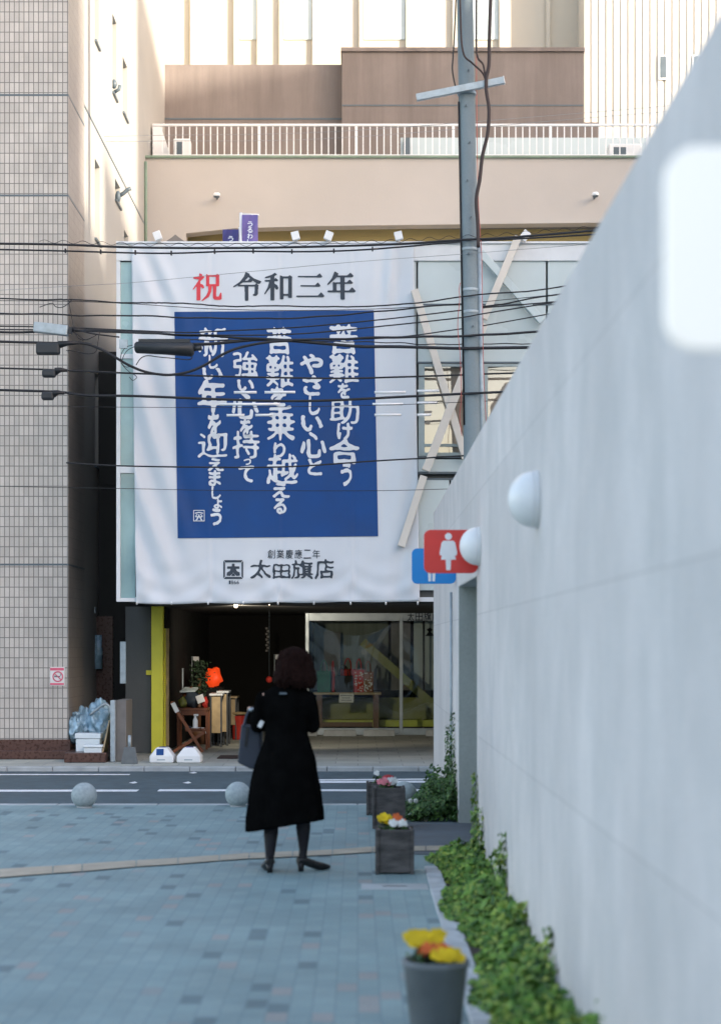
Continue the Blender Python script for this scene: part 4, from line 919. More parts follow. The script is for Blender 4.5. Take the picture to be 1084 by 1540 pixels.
W_('thick cable sagging in a deep loop under the closure', [(-60, 512), (80, 516), (120, 516), (140, 520), (165, 532), (190, 547), (215, 558), (240, 563), (260, 563.5), (285, 559), (310, 548), (335, 533), (360, 523), (400, 515), (440, 512)], .022, d=dn - .06)
W_('straight black cable crossing below the loop', [(-60, 552), (80, 556), (100, 557), (200, 561.5), (330, 566), (500, 569), (600, 567), (690, 564), (725, 562.5), (800, 560), (1000, 552)], .015, d=DPL)
W_('thick straight black cable through lower characters', [(-60, 585), (80, 589), (110, 592.5), (140, 595), (200, 595.5), (330, 600.5), (420, 603), (500, 602), (600, 597), (690, 592.5), (725, 591), (745, 590), (1000, 580)], .021, d=dn)
W_('very thin wire just below the thick straight cable', [(-60, 611), (80, 611.5), (300, 613), (420, 612), (560, 609.5), (690, 605), (1000, 590)], .005, M['cable'], df)
W_('black cable crossing the banner at two thirds height', [(100, 696), (180, 700.5), (300, 702.5), (430, 702), (560, 693.5), (630, 689.5), (676, 686.5), (800, 680)], .013, d=DPL + .4)
W_('thin wire crossing low over the foot of blue panel', [(-60, 730), (80, 733), (200, 735), (330, 737.5), (560, 738), (690, 735), (900, 731)], .005, M['cable'], DPL + .3)
W_('faint grey wire passing in front of the railing, upper one', [(-60, 212), (80, 209), (130, 206), (240, 203.5)] + [(500, 198), (900, 168), (1100, 150)], .0045, M['cable_grey'], 30)
W_('faint grey wire passing in front of the railing, lower one', [(-60, 217), (80, 214.5), (160, 213), (240, 212), (500, 208), (900, 176), (1100, 160)], .0045, M['cable_grey'], 30.2)
for (a, b, py, lab) in ((352, 386, 590.2, 'short white sun glint left of the second column'), (398, 444, 590, 'white sun glint over the middle lettering column'), (330, 420, 608, 'long white sun glint through the left lettering'), (341, 368, 624.5, 'shortest low white sun glint at left of the lettering'), (384, 411, 624.3, 'low white sleeve left of the middle lettering'), (563, 610, 590, 'white sleeve at the right edge of the blue panel'), (627, 660, 588, 'white sleeve in front of the shop window'), (627, 657, 606, 'middle white sleeve in front of the shop window'), (560, 606, 608, 'faint white sleeve right of the blue panel'), (563, 603, 624, 'lowest white sleeve right of the blue panel'), (627, 648, 624, 'lowest white sleeve at the banner edge')):  # white tubes added before the banner, standing for sunlit glints on wires
    g = MB(); c = P(a, py, DPL + .2); g.tube([c, P(b, py - .2, DPL + .2)], .017, 6); solo('sun_glint', g, M['glint'], lab, 'sun glint', c)
# closures
o = thing('splice_closure', 'black plastic cable splice closure hanging before the banner', 'cable closure', P(247, 535, dn - .1))
d = dn - .12
g = MB(); a, b = P(203, 522, d), P(292, 525.5, d); v = (b - a).normalized(); rr = []
for t, r in ((0, .05), (.03, .078), (.5, .082), (.96, .095), (1, .06)):
    c = a + (b - a) * t; rr.append([c + Vector((0, math.cos(k * math.pi / 8) * r * 1.2, math.sin(k * math.pi / 8) * r * (1 if math.sin(k * math.pi / 8) < 0 else .9))) for k in range(16)])
g.rings(rr); obj('housing', g, M['closure'], o)
g = MB(); g.box(a.x + .05, b.x - .05, d - .03, d + .03, a.z + .055, a.z + .10); obj('hanger_bar', g, M['closure'], o)
g = MB(); g.tube([b + Vector((-.01, 0, .01)), b + Vector((.10, 0, .02))], .035, 10); obj('end_cap', g, M['closure'], o)
g = MB(); g.box(P(180, 512, d).x, P(192, 512, d).x, d - .03, d + .03, P(0, 524, d).z, P(0, 511, d).z); obj('hanger_clip', g, M['galv'], o)
for k, (lab, pts) in enumerate((('loop of thin cables curling below the closure', [(203, 521), (192, 527), (186, 536), (184, 546), (190, 552), (200, 550)]), ('thin cable looping under the black closure', [(205, 549), (212, 539), (222, 535), (240, 537), (262, 539), (284, 541), (290, 537)]), ('small curl of thin wire at the white frame', [(182, 545), (188, 553), (196, 560), (203, 564), (206, 568), (200, 572), (195, 567)]), ('short tail of cable left of the closure', [(200, 519), (190, 522), (184, 530), (182, 540), (188, 546)]))):
    cable(lab, pts, .009 if k == 1 else .006, d=d - .02, name='cable_loop')
o = thing('cable_box', 'pale grey cable box at the left edge of the wires', 'cable box', P(85, 505, dn))
g = MB(); g.beam(P(52, 492, dn - .05), P(103, 498, dn - .05), .13, .13); obj('case', g, M['galv'], o, bevel=.015)
g = MB(); g.beam(P(104.2, 497, dn - .05), P(109, 498, dn - .05), .085, .09); obj('cable_gland', g, M['cable'], o)
for k, (px, py, l_, lab) in enumerate(((72, 522, 34, 'black lumpy cable joint under the grey box'), (74, 562, 20, 'small dark cable joint at the left edge'), (72, 596, 18, 'small dark cable joint lowest at the left edge'))):
    o = thing('cable_joint', lab, 'cable joint', P(px, py, dn - .07)); g = MB(); c = P(px, py, dn - .07); s3 = DPL / F
    g.box(c.x - l_ * .5 * s3, c.x + l_ * .55 * s3, c.y - .05, c.y + .05, c.z - (.10 if k == 0 else .05), c.z + .055); obj('joint_body', g, M['closure'], o, bevel=.03)
    g = MB(); g.tube([c + Vector((l_ * .5 * s3, 0, .03)), c + Vector((l_ * .9 * s3, 0, .05)), c + Vector((l_ * 1.4 * s3, 0, .055 if k == 0 else .04))], [.05, .03, .018], 8); obj('cable_tail', g, M['cable'], o)
for k, (lab, pts) in enumerate((('tangled wire dangling between grey box and wall', [(103, 450), (107, 470), (112, 496), (118, 508), (126, 512)]), ('wire curling from the grey box towards the closure', [(108, 498), (118, 504), (128, 511), (140, 507), (148, 503), (160, 505)]), ('wire looping down from the black joint', [(100, 527), (112, 528), (125, 531), (136, 532), (145, 528), (148, 512), (150, 500)]), ('thin slack wire arcing at the left tile edge', [(60, 462), (78, 456), (84, 461), (92, 462.5), (100, 459), (108, 452)]), ('short wire fanning out of the grey box', [(108, 495), (120, 497), (140, 502), (180, 507)]))):
    cable(lab, pts, .007 if k < 4 else .012, d=dn - .04, name='slack_wire')

# ------------------------------------------------------------------ alley on the left
DA = 27.4
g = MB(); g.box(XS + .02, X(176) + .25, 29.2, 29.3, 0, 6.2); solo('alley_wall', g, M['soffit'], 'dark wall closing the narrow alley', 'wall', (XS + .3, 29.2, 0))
o = thing('service_door', 'dark brown service door deep in the narrow alley', 'door', (X(150, 29.1), 29.1, 0))
g = MB(); g.box(X(119, 29.1), X(170, 29.1), 29.12, 29.18, 0, 2.05); obj('door_leaf', g, M['granite'], o, bevel=.004)
g = MB(); g.tube([P(129, 985, 29.05), P(129, 1038, 29.05)], .012, 8); obj('pull_handle', g, M['steel'], o)
g = MB(); c = P(132, 1046, 29.06); g.ball(c, .03, 12, 8); obj('knob', g, M['steel'], o)
g = MB(); g.tube([P(148, 955, 29.0), P(148, 972, 29.0), P(148, 975, 29.0), P(148, 1006, 29.0)], [.06, .06, .07, .07], 10); solo('alley_pipe', g, M['bluebag'], 'bluish pipe fixed upright in the dark alley', 'pipe', P(148, 1006, 29.0))
o = thing('bracket_lamp', 'small bracket lamp high in the dark alley', 'lamp', P(141, 920, 28.9)); c = P(141, 920, 28.9)
g = MB(); g.box(c.x - .03, c.x + .03, c.y, c.y + .1, c.z - .02, c.z + .07); obj('bracket', g, M['galv'], o); g = MB(); g.ball(c + Vector((-.06, 0, -.05)), .04, 12, 8); obj('bulb', g, M['lamp_white'], o)
# no smoking sign
o = thing('no_smoking_sign', 'pink and white no smoking sign on the tiled corner', 'sign', P(88, 1031, DT))
d = DT - .012
g = MB(); a, b = P(76, 1003, d), P(97.5, 1031, d); g.box(a.x, b.x, d, DT - .001, b.z, a.z); obj('sign_plate', g, M['paper'], o)
g = MB(); g.box(a.x, b.x - .008, d - .003, d - .0005, a.z - .05, a.z - .012); g.box(a.x, b.x - .008, d - .003, d - .0005, b.z + .008, b.z + .035); obj('colour_band', g, M['pink'], o)
g = MB(); cc = P(87.5, 1017.5, d - .004); rr = []
for t in range(33):
    q = t / 32 * 2 * math.pi; rr.append(cc + Vector((.068 * math.cos(q), 0, .068 * math.sin(q))))
g.tube(rr, .009, 6, False); g.tube([cc + Vector((-.045, 0, .045)), cc + Vector((.045, 0, -.045))], .008, 6); obj('prohibition_ring', g, M['pink'], o)
g = MB(); g.box(cc.x - .05, cc.x + .03, cc.y + .001, cc.y + .003, cc.z - .008, cc.z + .008); g.tube([cc + Vector((.03, 0, .01)), cc + Vector((.045, 0, .025)), cc + Vector((.03, 0, .04))], .004, 5); obj('cigarette', g, M['mullion'], o)
# rubbish
g = MB(); g.box(X(101, 25.6), X(163, 25.6), 25.35, 27.2, 0, .13); solo('brown_step', g, M['granite'], 'low red brown granite step under the rubbish', 'step', (X(130, 25.6), 25.4, 0), bevel=.01)
def bag(c, r, seed, label):
    c = Vector(c); g = MB(); n, m = 72, 44; rr = []
    for j in range(m + 1):
        t = -math.pi / 2 + math.pi * j / m; cr = max(math.cos(t), .02); ring = []
        for k in range(n):
            a = 2 * math.pi * k / n; dv = Vector((cr * math.cos(a), cr * math.sin(a), math.sin(t))); s = 1 + .42 * mnoise.noise(dv * 2.2 + Vector((seed, 0, 0))) + .13 * mnoise.noise(dv * 5 + Vector((0, seed, 0)))
            p = Vector((dv.x * r[0] * s, dv.y * r[1] * s, dv.z * r[2] * (s if dv.z > 0 else .9))); ring.append(c + p + Vector((0, 0, r[2] * .9)))
        rr.append(ring)
    g.rings(rr, smooth=True); return solo('plastic_bag', g, M['bluebag'], label, 'bag', c)
bag(P(112, 1119, 26.4), (.13, .2, .20), 3, 'pale blue plastic bag squeezed against the tiled corner')
bag(P(127, 1114, 26.6), (.17, .2, .24), 9, 'crumpled blue plastic bag in the middle of rubbish')
bag(P(150, 1116, 26.5), (.17, .2, .30), 5, 'tall blue plastic bag leaning on the grey panel')
g = MB(); g.tube(crom([P(136, 1075, 26.3), P(145, 1068, 26.25), P(154, 1061, 26.2), P(160, 1059, 26.2), P(165, 1063, 26.2), P(166, 1072, 26.2)]), .018, 6); solo('bag_cord', g, M['galv'], 'pale twisted strap over the top of the blue bags', 'strap', P(150, 1065, 26.2))
def foam(px0, px1, py0, py1, d, label, lid=True):
    a, b = X(px0, d), X(px1, d); z0, z1 = Z(py1, d), Z(py0, d); o = thing('foam_box', label, 'box', ((a + b) / 2, d + .1, z0), 'white foam boxes in the rubbish')
    h = (z1 - z0) * .76; g = MB(); g.box(a + .012, b - .012, d + .012, d + .26, z0, z0 + h); obj('box_body', g, M['styro'], o, bevel=.012)
    g = MB(); g.box(a, b, d, d + .27, z0 + h + .002, z1); obj('lid', g, M['styro'], o, bevel=.012)
foam(113, 152, 1103, 1137, 25.75, 'larger white foam box at the back of the rubbish')
foam(125, 154, 1121, 1137, 25.45, 'smaller white foam box in front of the larger one')
g = MB(); g.beam(P(156, 1138, 25.7), P(166, 1090, 25.9), .02, .35); solo('wooden_board', g, M['lightwood'], 'thin pale board leaning against the grey panel', 'board', P(156, 1138, 25.7))
o = thing('grey_panel', 'grey brown upright panel with pale edge beside the pillar', 'panel', (X(175, 25.6), 25.6, 0))
g = MB(); g.box(X(175, 25.6), X(190, 25.6), 25.6, 26.3, .0, Z(1053, 25.6)); obj('panel_board', g, M['greypanel'], o, bevel=.006)
g = MB(); g.box(X(167, 25.55), X(174, 25.55), 25.5, 25.62, 0, Z(1053, 25.55)); obj('edge_strip', g, M['galv'], o, bevel=.006)
g = MB(); g.box(X(181, 26.6), X(189.5, 26.6), 26.6, 26.66, 1.05, Z(965, 26.6)); solo('pale_board', g, M['galv'], 'tall pale grey board standing behind the grey brown panel', 'board', (X(185, 26.6), 26.6, 1.05))
o = thing('dustpan', 'grey long handled dustpan standing at the sidewalk edge', 'dustpan', (X(195, 25.1), 25.1, 0)); d = 25.1
g = MB(); g.hull([P(182, 1149, d), P(207, 1149, d), P(203, 1124, d), P(187, 1124, d)], [v + Vector((0, .09, 0)) for v in (P(182, 1149, d), P(207, 1149, d), P(203, 1124, d), P(187, 1124, d))]); obj('pan', g, M['pot'], o, bevel=.008)
g = MB(); g.tube([P(194.5, 1124, d) + Vector((0, .04, 0)), P(194.5, 1106, d) + Vector((0, .05, 0))], .022, 8); obj('handle', g, M['galv'], o)

# ------------------------------------------------------------------ goods in front of the shop
def flagbase(px0, px1, d, label, sticker):
    a, b = X(px0, d), X(px1, d); w_ = b - a; o = thing('flag_base', label, 'flag base', ((a + b) / 2, d, 0), 'white water weights on the sidewalk')
    g = MB(); h = .205; rr = []
    for z, t in ((0, 0), (.09, 0), (h * .98, .085), (h, .1)):
        rr.append([Vector((a + t * 1.0, d + t * .4, z)), Vector((b - t * 1.0, d + t * .4, z)), Vector((b - t * 1.0, d + .34 - t * .4, z)), Vector((a + t * 1.0, d + .34 - t * .4, z))])
    g.rings(rr, smooth=False); obj('tank', g, M['white'], o, bevel=.018)
    g = MB(); g.lathe([(.05, 0), (.05, .012), (.035, .014), (.001, .014)], ((a + b) / 2, d + .15, h - .004), 16); obj('cap', g, M['navy'], o)
    g = MB(); g.box((a + b) / 2 - .06, (a + b) / 2 + .05, d - .002, d + .001, .035, .05); obj('mark', g, M['galv'], o)
    if sticker:
        cx = (a + b) / 2 - .02; f = lambda z: d + (z - .09) / .115 * .034 - .003
        g = MB(); g.face([(cx - .05, f(.105), .105), (cx + .05, f(.105), .105), (cx + .05, f(.19), .19), (cx - .05, f(.19), .19)]); obj('sticker', g, M['bannerblue'], o)
flagbase(225, 261, 25.25, 'white flag weight with blue sticker below the yellow post', True)
flagbase(266, 302, 25.25, 'plain white flag weight right of the blue stickered one', False)
# folding chair seen from the side
dc = 27.6; o = thing('folding_chair', 'red brown slatted folding chair with white card on top', 'chair', (X(284, dc), dc, 0)); wd = .40
Q = lambda px, py, k: P(px, py, dc + k)
for k in (0, wd):
    g = MB(); g.beam(Q(258, 1056, k), Q(305, 1131, k), .045, .03); obj('back_leg', g, M['chairwood'], o, bevel=.004)
    g = MB(); g.beam(Q(308, 1101, k + (.034 if k == 0 else -.034)), Q(259, 1132, k + (.034 if k == 0 else -.034)), .045, .03); obj('front_leg', g, M['chairwood'], o, bevel=.004)
for t in (.04, .18, .30):
    a = Q(258 + 47 * t, 1056 + 75 * t, .017); g = MB(); g.beam(a, a + Vector((0, wd - .034, 0)), .085, .02, (1, 0, .6)); obj('back_slat', g, M['chairwood'], o)
for t in range(5):
    px = 281 + t * 6.0; a = Q(px, 1096.5, -.02); g = MB(); g.beam(a, a + Vector((0, wd + .04, 0)), .045, .02, (0, 0, 1)); obj('seat_slat', g, M['chairwood'], o)
g = MB(); g.beam(Q(279, 1098.5, .045), Q(310, 1098.5, .045), .03, .02); g.beam(Q(279, 1098.5, wd - .045), Q(310, 1098.5, wd - .045), .03, .02); obj('seat_rail', g, M['chairwood'], o)
g = MB(); g.beam(Q(260, 1057, -.025), Q(267, 1071, -.025), .065, .012); solo('white_card', g, M['paper'], 'white card clipped on the chair back', 'card', Q(263, 1064, 0))
o = thing('spray_bottle', 'white trigger spray bottle standing on the chair seat', 'bottle', Q(294, 1094, .2)); c = Q(294, 1094.5, .2)
g = MB(); g.lathe([(.036, 0), (.038, .01), (.038, .11), (.018, .15), (.016, .17), (.001, .17)], c, 16); obj('bottle_body', g, M['white'], o)
g = MB(); g.beam(c + Vector((-.025, 0, .19)), c + Vector((.045, 0, .19)), .03, .03); g.beam(c + Vector((0, 0, .165)), c + Vector((0, 0, .19)), .03, .03); tr = obj('trigger_head', g, M['white'], o)
g = MB(); rr = []
for i in range(8):
    px = 288 + i * 3.2; rr.append([Q(px, 1094.3 if px < 308 else 1094.3 + (px - 308) * 3.5, .05 + j * .06) + Vector((0, 0, .006 * math.sin(i * 2 + j))) for j in range(5)])
g.rings(rr, cap=False, closed=False); co = solo('white_cloth', g, M['paper'], 'white cloth draped over the front of the chair seat', 'cloth', Q(305, 1095, .15)); k = co.modifiers.new('t', 'SOLIDIFY'); k.thickness = .008
g = MB(); g.ball(Q(283, 1094, .12), (.06, .05, .025), 12, 8); solo('wrapped_parcel', g, M['ink'], 'small dark parcel on the chair seat beside the spray bottle', 'parcel', Q(283, 1094, .12))
# low table with heaped goods
d = 28.5; o = thing('goods_table', 'small red brown table heaped with goods behind the folding chair', 'table', (X(292, d), d, 0)); tz = Z(1065, d)
g = MB(); g.box(X(264, d), X(312, d), d, d + .5, tz - .04, tz); obj('tabletop', g, M['chairwood'], o, bevel=.004)
for px in (266, 309):
    for k in (.03, .45): g = MB(); g.box(X(px, d), X(px, d) + .035, d + k, d + k + .035, 0, tz - .041); obj('leg', g, M['chairwood'], o)
g = MB(); g.box(X(266, d), X(310, d), d + .01, d + .03, tz - .11, tz - .042); obj('apron', g, M['chairwood'], o)
def lump(c, r, seed, m, name, label, cat, amp=.4):
    c = Vector(c); g = MB(); rr = []
    for j in range(11):
        t = -math.pi / 2 + math.pi * j / 10; cr = max(math.cos(t), .02); ring = []
        for k in range(16):
            a = 2 * math.pi * k / 16; dv = Vector((cr * math.cos(a), cr * math.sin(a), math.sin(t))); s = 1 + amp * mnoise.noise(dv * 2 + Vector((seed, 1, 0))); ring.append(c + Vector((dv.x * r[0] * s, dv.y * r[1] * s, dv.z * r[2] * s)) + Vector((0, 0, r[2])))
        rr.append(ring)
    g.rings(rr); return solo(name, g, m, label, cat, c)
lump((X(274, d), d + .14, tz), (.07, .08, .085), 1, M['olive'], 'cloth_bundle', 'olive green bundle at the left of the heaped table', 'bundle')
lump((X(287, d), d + .2, tz), (.12, .10, .12), 2, M['ink'], 'cloth_bundle', 'dark teal bundle in the middle of the heaped table', 'bundle')
lump((X(283, d), d + .3, tz), (.10, .10, .15), 4, M['chairwood'], 'cloth_bundle', 'reddish bundle at the back of the heaped table', 'bundle')
lump((X(307, d), d + .16, tz), (.05, .06, .08), 6, M['redcloth'], 'cloth_bundle', 'crimson bundle at the right of the heaped table', 'bundle')
g = MB(); a = Vector((X(282, d), d + .2, tz + .245)); g.hull([a + Vector(v) for v in ((-.13, -.05, -.01), (.10, -.05, .0), (.14, .1, .04), (-.06, .1, .05))], [a + Vector(v) + Vector((0, 0, .025)) for v in ((-.13, -.05, -.01), (.10, -.05, .0), (.14, .1, .04), (-.06, .1, .05))]); solo('folded_cloth', g, M['panel'], 'pale green folded cloth on top of the heaped goods', 'cloth', a)
g = MB(); a = P(301, 1050, d + .05); g.beam(a + Vector((-.05, 0, -.03)), a + Vector((.06, 0, .01)), .12, .01); solo('price_card', g, M['paper'], 'white price card leaning on the heaped goods', 'card', a)
g = MB(); g.tube([P(275, 1062, d + .4), P(275, 1005, d + .4)], .014, 6); solo('thin_pole', g, M['galv'], 'thin pale pole rising behind the heaped table', 'pole', P(275, 1062, d + .4))
# display racks, shrub, lantern, stool
for k, (pa, pb, d, ph, pbm, lab) in enumerate(((316, 334, 29.2, 1046, 1104, 'pale fronted rack nearest the folding chair'), (327, 343, 29.6, 1042, 1102, 'taller rack with white top and pale panels'), (345, 356, 31.5, 1050, 1090, 'pale panelled rack deepest in the dark shop'))):
    a, b, z = X(pa, d), X(pb, d), Z(ph, d); o = thing('display_rack', lab, 'rack', ((a + b) / 2, d, 0), 'display racks inside the entrance')
    for sx in (a, b - .025):
        for sy in (d, d + .55): g = MB(); g.box(sx, sx + .025, sy, sy + .025, 0, z); obj('leg', g, M['darksteel'], o)
    g = MB(); g.box(a - .01, b + .01, d - .01, d + .59, z, z + .03); obj('top', g, M['frame'] if k < 2 else M['lightwood'], o)
    g = MB(); g.box(a + .028, a + (b - a) * .95, d + .003, d + .02, max(.22, Z(pbm, d)), z - .02); obj('front_panel', g, M['lightwood'], o)
g = MB(); rnd = random.Random(5); c = P(300, 1020, 30)
for _ in range(500):
    v = Vector((rnd.gauss(0, .07), rnd.gauss(0, .07), rnd.uniform(-.35, .28))); g.leaf(c + v, rnd.uniform(.03, .07), Vector((rnd.gauss(0, 1), rnd.gauss(-.5, 1), rnd.random())), rnd.uniform(0, 6), .6)
o = thing('dark_shrub', 'dark leafy decoration standing inside the shop entrance', 'plant', (c.x, c.y, 0)); obj('foliage', g, M['plantdark'], o, fix=False)
g = MB(); g.tube([(c.x, c.y, 0), (c.x, c.y, c.z)], .03, 8); obj('stem', g, M['tablewood'], o); g = MB(); g.lathe([(.10, 0), (.14, .25), (.13, .26), (.001, .25)], c * Vector((1, 1, 0)), 16) if False else g.lathe([(.10, 0), (.14, .25), (.13, .26), (.001, .25)], (c.x, c.y, 0), 16); obj('pot', g, M['tablewood'], o)
c = P(322, 1033, 31); lump(c, (.135, .12, .155), 8, M['orange'], 'paper_lantern', 'glowing orange lantern in the dark shop interior', 'lantern', .45)
g = MB(); g.box(X(311, 31), X(336, 31), 30.8, 31.3, 0, Z(1033.5, 31)); solo('lantern_stand', g, M['interior'], 'dark stand below the glowing orange lantern', 'stand', (X(322, 31), 31, 0))
c = P(405, 1022, 31); g = MB(); g.ball(c, .055, 14, 10); o = thing('red_ornament', 'small round red ornament beside the woman', 'ornament', c); obj('ornament_body', g, M['redcloth'], o)
g = MB(); g.tube([c + Vector((0, 0, .04)), c + Vector((0, 0, 1.4))], .004, 4); obj('cord', g, M['mullion'], o)
d = 31.6; o = thing('stool', 'red brown stool with pale rim inside the dark shop', 'stool', (X(359, d), d, 0)); c = Vector((X(359, d), d, 0))
g = MB(); g.lathe([(.12, .42), (.14, .43), (.14, .46), (.001, .47)], c, 20); obj('seat', g, M['lightwood'], o)
g = MB(); g.lathe([(.10, .0), (.115, .40), (.001, .41)], c, 12, smooth=False); obj('pedestal', g, M['redcloth'], o)
g = MB(); a = G(352, 1139, .0); g.box(a.x - .22, a.x + .5, a.y - .3, a.y + .35, 0, .012); solo('door_mat', g, M['mat'], 'dark brown door mat on the shop forecourt', 'mat', a, bevel=.004)
for px, py, lab in ((399, 962, 'tall paper strip hanging inside the shop'), ):
    g = MB(); rnd = random.Random(2)
    for k in range(9): c = P(401 + 2 * (k % 2), 945 + k * 4.2, 33); g.box(c.x - .02, c.x + .02, 33, 33.01, c.z - .018, c.z + .018)
    solo('hanging_garland', g, M['greypanel'], 'string of small pale charms hanging inside the shop', 'garland', P(401, 960, 33))
for (px, py, d, lab) in ((418, 985, 32.4, 'small pale flag on a thin stick beside the woman'), (294, 988, 31.5, 'small pale flag on a thin stick above the dark shrub')):
    o = thing('table_flag', lab, 'flag', P(px - 4, py + 40, d), 'small flags on sticks inside the shop'); g = MB(); g.tube([P(px - 5, py - 1, d), P(px - 5, py + 42, d)], .010, 6); obj('stick', g, M['galv'], o)
    g = MB(); c = P(px + 1, py + 3, d); g.beam(c + Vector((-.05, 0, 0)), c + Vector((.05, 0, 0)), .08, .006); obj('cloth', g, M['frame'], o)
# display window goods
d = 33.7; tz = .72
o = thing('display_table', 'dark wooden display table with pale top behind the glass', 'table', (X(520, d), d, 0))
g = MB(); g.box(X(470, d), X(573, d), d, d + .55, tz - .02, tz + .02); obj('tabletop', g, M['lightwood'], o, bevel=.004)
for px in (476, 561):
    for k in (.03, .45): g = MB(); g.box(X(px, d), X(px, d) + .10, d + k, d + k + .08, 0, tz - .021); obj('leg', g, M['tablewood'], o)
g = MB(); g.box(X(483, d), X(560, d), d + .05, d + .09, .12, .20); obj('stretcher', g, M['tablewood'], o)
def tote(px0, px1, pt, dd, m, label, dots=None):
    a, b = X(px0, dd), X(px1, dd); z0, z1 = tz + .022, Z(pt, dd); o = thing('tote_bag', label, 'bag', ((a + b) / 2, dd, z0), 'tote bags shown on the display table')
    g = MB(); g.hull([(a, dd, z0), (b, dd, z0), (b + .01, dd, z1), (a - .01, dd, z1)], [(a, dd + .12, z0), (b, dd + .12, z0), (b + .01, dd + .08, z1), (a - .01, dd + .08, z1)]); obj('bag_body', g, m, o, bevel=.01)
    for k in (.004, .076):
        w4 = (b - a) * .25; c = (a + b) / 2; g = MB(); g.tube(crom([(c - w4, dd + k, z1 - .02), (c - w4 * .8, dd + k, z1 + .12), (c, dd + k, z1 + .19), (c + w4 * .8, dd + k, z1 + .12), (c + w4, dd + k, z1 - .02)]), .011, 6); obj('handle', g, m, o)
    if dots:
        g = MB(); rnd = random.Random(px0)
        for _ in range(34): x, z = rnd.uniform(a + .02, b - .02), rnd.uniform(z0 + .02, z1 - .02); g.lathe([(.012, 0), (.001, -.002)], (x, dd - .001, z), 8, 'y', False)
        q = obj('dot_pattern', g, dots, o); q['kind'] = 'stuff'
tote(477, 497, 1009, 33.75, M['greenbag'], 'dark green tote bag at the left end of the table')
tote(498, 503, 1010, 33.95, M['redcloth'], 'narrow maroon tote bag peeping behind the black one')
tote(504, 530, 1016, 33.72, M['blackbag'], 'plain black tote bag in the middle of the table')
tote(513, 533, 1006, 34.0, M['redcloth'], 'dark red tote bag standing behind the black one')
tote(532, 547, 1007, 33.74, M['redcloth'], 'dark red dotted tote bag right of the black one', M['inkwhite'])
tote(546, 561, 1010, 33.74, M['chairwood'], 'brown polka dot tote bag at the right end of the table', M['inkwhite'])
o = thing('notice', 'white paper notice hanging from the edge of display table', 'notice', P(521, 1056, 33.68)); d = 33.68
g = MB(); a, b = P(509.5, 1043, d), P(532, 1056.5, d); g.hull([(a.x + .01, d, a.z), (b.x, d, a.z), (b.x - .005, d - .01, b.z), (a.x, d - .01, b.z)], [(a.x + .01, d + .004, a.z), (b.x, d + .004, a.z), (b.x - .005, d - .006, b.z), (a.x, d - .006, b.z)]); obj('paper', g, M['paper'], o)
g = MB()
for k, (u, v) in enumerate(((.1, .9), (.2, .75), (.15, .85))): z = a.z - .035 - k * .042; g.box(a.x + (b.x - a.x) * u, a.x + (b.x - a.x) * v, d - .014, d - .0125, z - .008, z + .004)
obj('text_lines', g, M['mullion'], o)
for px0, px1 in ((444, 477), (486, 536), (546, 594), (640, 690)):
    d = 32.6; a, b = X(px0, d), X(px1, d); g = MB(); g.hull([(a, d, 0), (b, d, 0), (b, d + .16, 0), (a, d + .16, 0)], [(a + .01, d + .03, .11), (b - .01, d + .03, .11), (b - .01, d + .13, .11), (a + .01, d + .13, .11)])
    solo('wheel_stop', g, M['kerb'], {444: 'concrete wheel stop half hidden by the woman', 486: 'concrete wheel stop below the white paper notice', 546: 'concrete wheel stop right below the dotted bags', 640: 'concrete wheel stop at the edge of the concrete wall'}[px0], 'wheel stop', ((a + b) / 2, d, 0), 'wheel stops in front of the display window', bevel=.012)
# clothes rail with a black hanging ornament behind the right pane
d = 34.9; o = thing('display_stand', 'black display stand behind the right glass pane', 'stand', (X(637, d), d, 0))
g = MB(); g.tube([(X(637, d), d - .1, 0), P(637, 920, d - .1)], .02, 8); obj('post', g, M['darksteel'], o)
g = MB(); g.tube([P(622, 925, d - .1), P(655, 918, d - .1)], .018, 8); obj('cross_bar', g, M['darksteel'], o)
g = MB(); c = P(646, 955, d - .1); g.lathe([(.09, -.02), (.05, .03), (.02, .06), (.06, .10), (.001, .14)], c, 14); obj('lamp_shade', g, M['darksteel'], o)
for px, py, lab in ((355, 911, 'small lit spotlight under the middle of the banner'), (405, 908.5, 'tiny glowing bead for a banner clip highlight right of the spotlight')):  # second one is added, its glow stands for a banner clip's highlight
    c = P(px, py, 26.3); o = thing('ceiling_spotlight_or_highlight', lab, 'spotlight', c); g = MB(); g.lathe([(.03, -.005), (.035, .05), (.02, .06), (.02, zb - c.z - .0 if zb - c.z > .07 else .08), (.001, .1)], c, 14); obj('housing', g, M['darksteel'], o)
    if px == 355:
        L = bpy.data.lights.new('spotlight_lamp', 'SPOT'); L.energy = 85; L.spot_size = R(80); L.spot_blend = .6; L.color = (1, .87, .68); L.shadow_soft_size = .05
        lo = bpy.data.objects.new('spotlight_lamp', L); COL.objects.link(lo); lo.location = Vector((0, .1, -.05)); lo.parent = o
        lo.rotation_euler = (c - P(500, 1010, 33.5)).to_track_quat('Z', 'Y').to_euler()
    g = MB(); g.ball(c + Vector((0, -.02, -.0)), .028 if px == 355 else .014, 12, 8); obj('bulb', g, glow('warm_bulb', (1, .75, .5), 3.0), o)
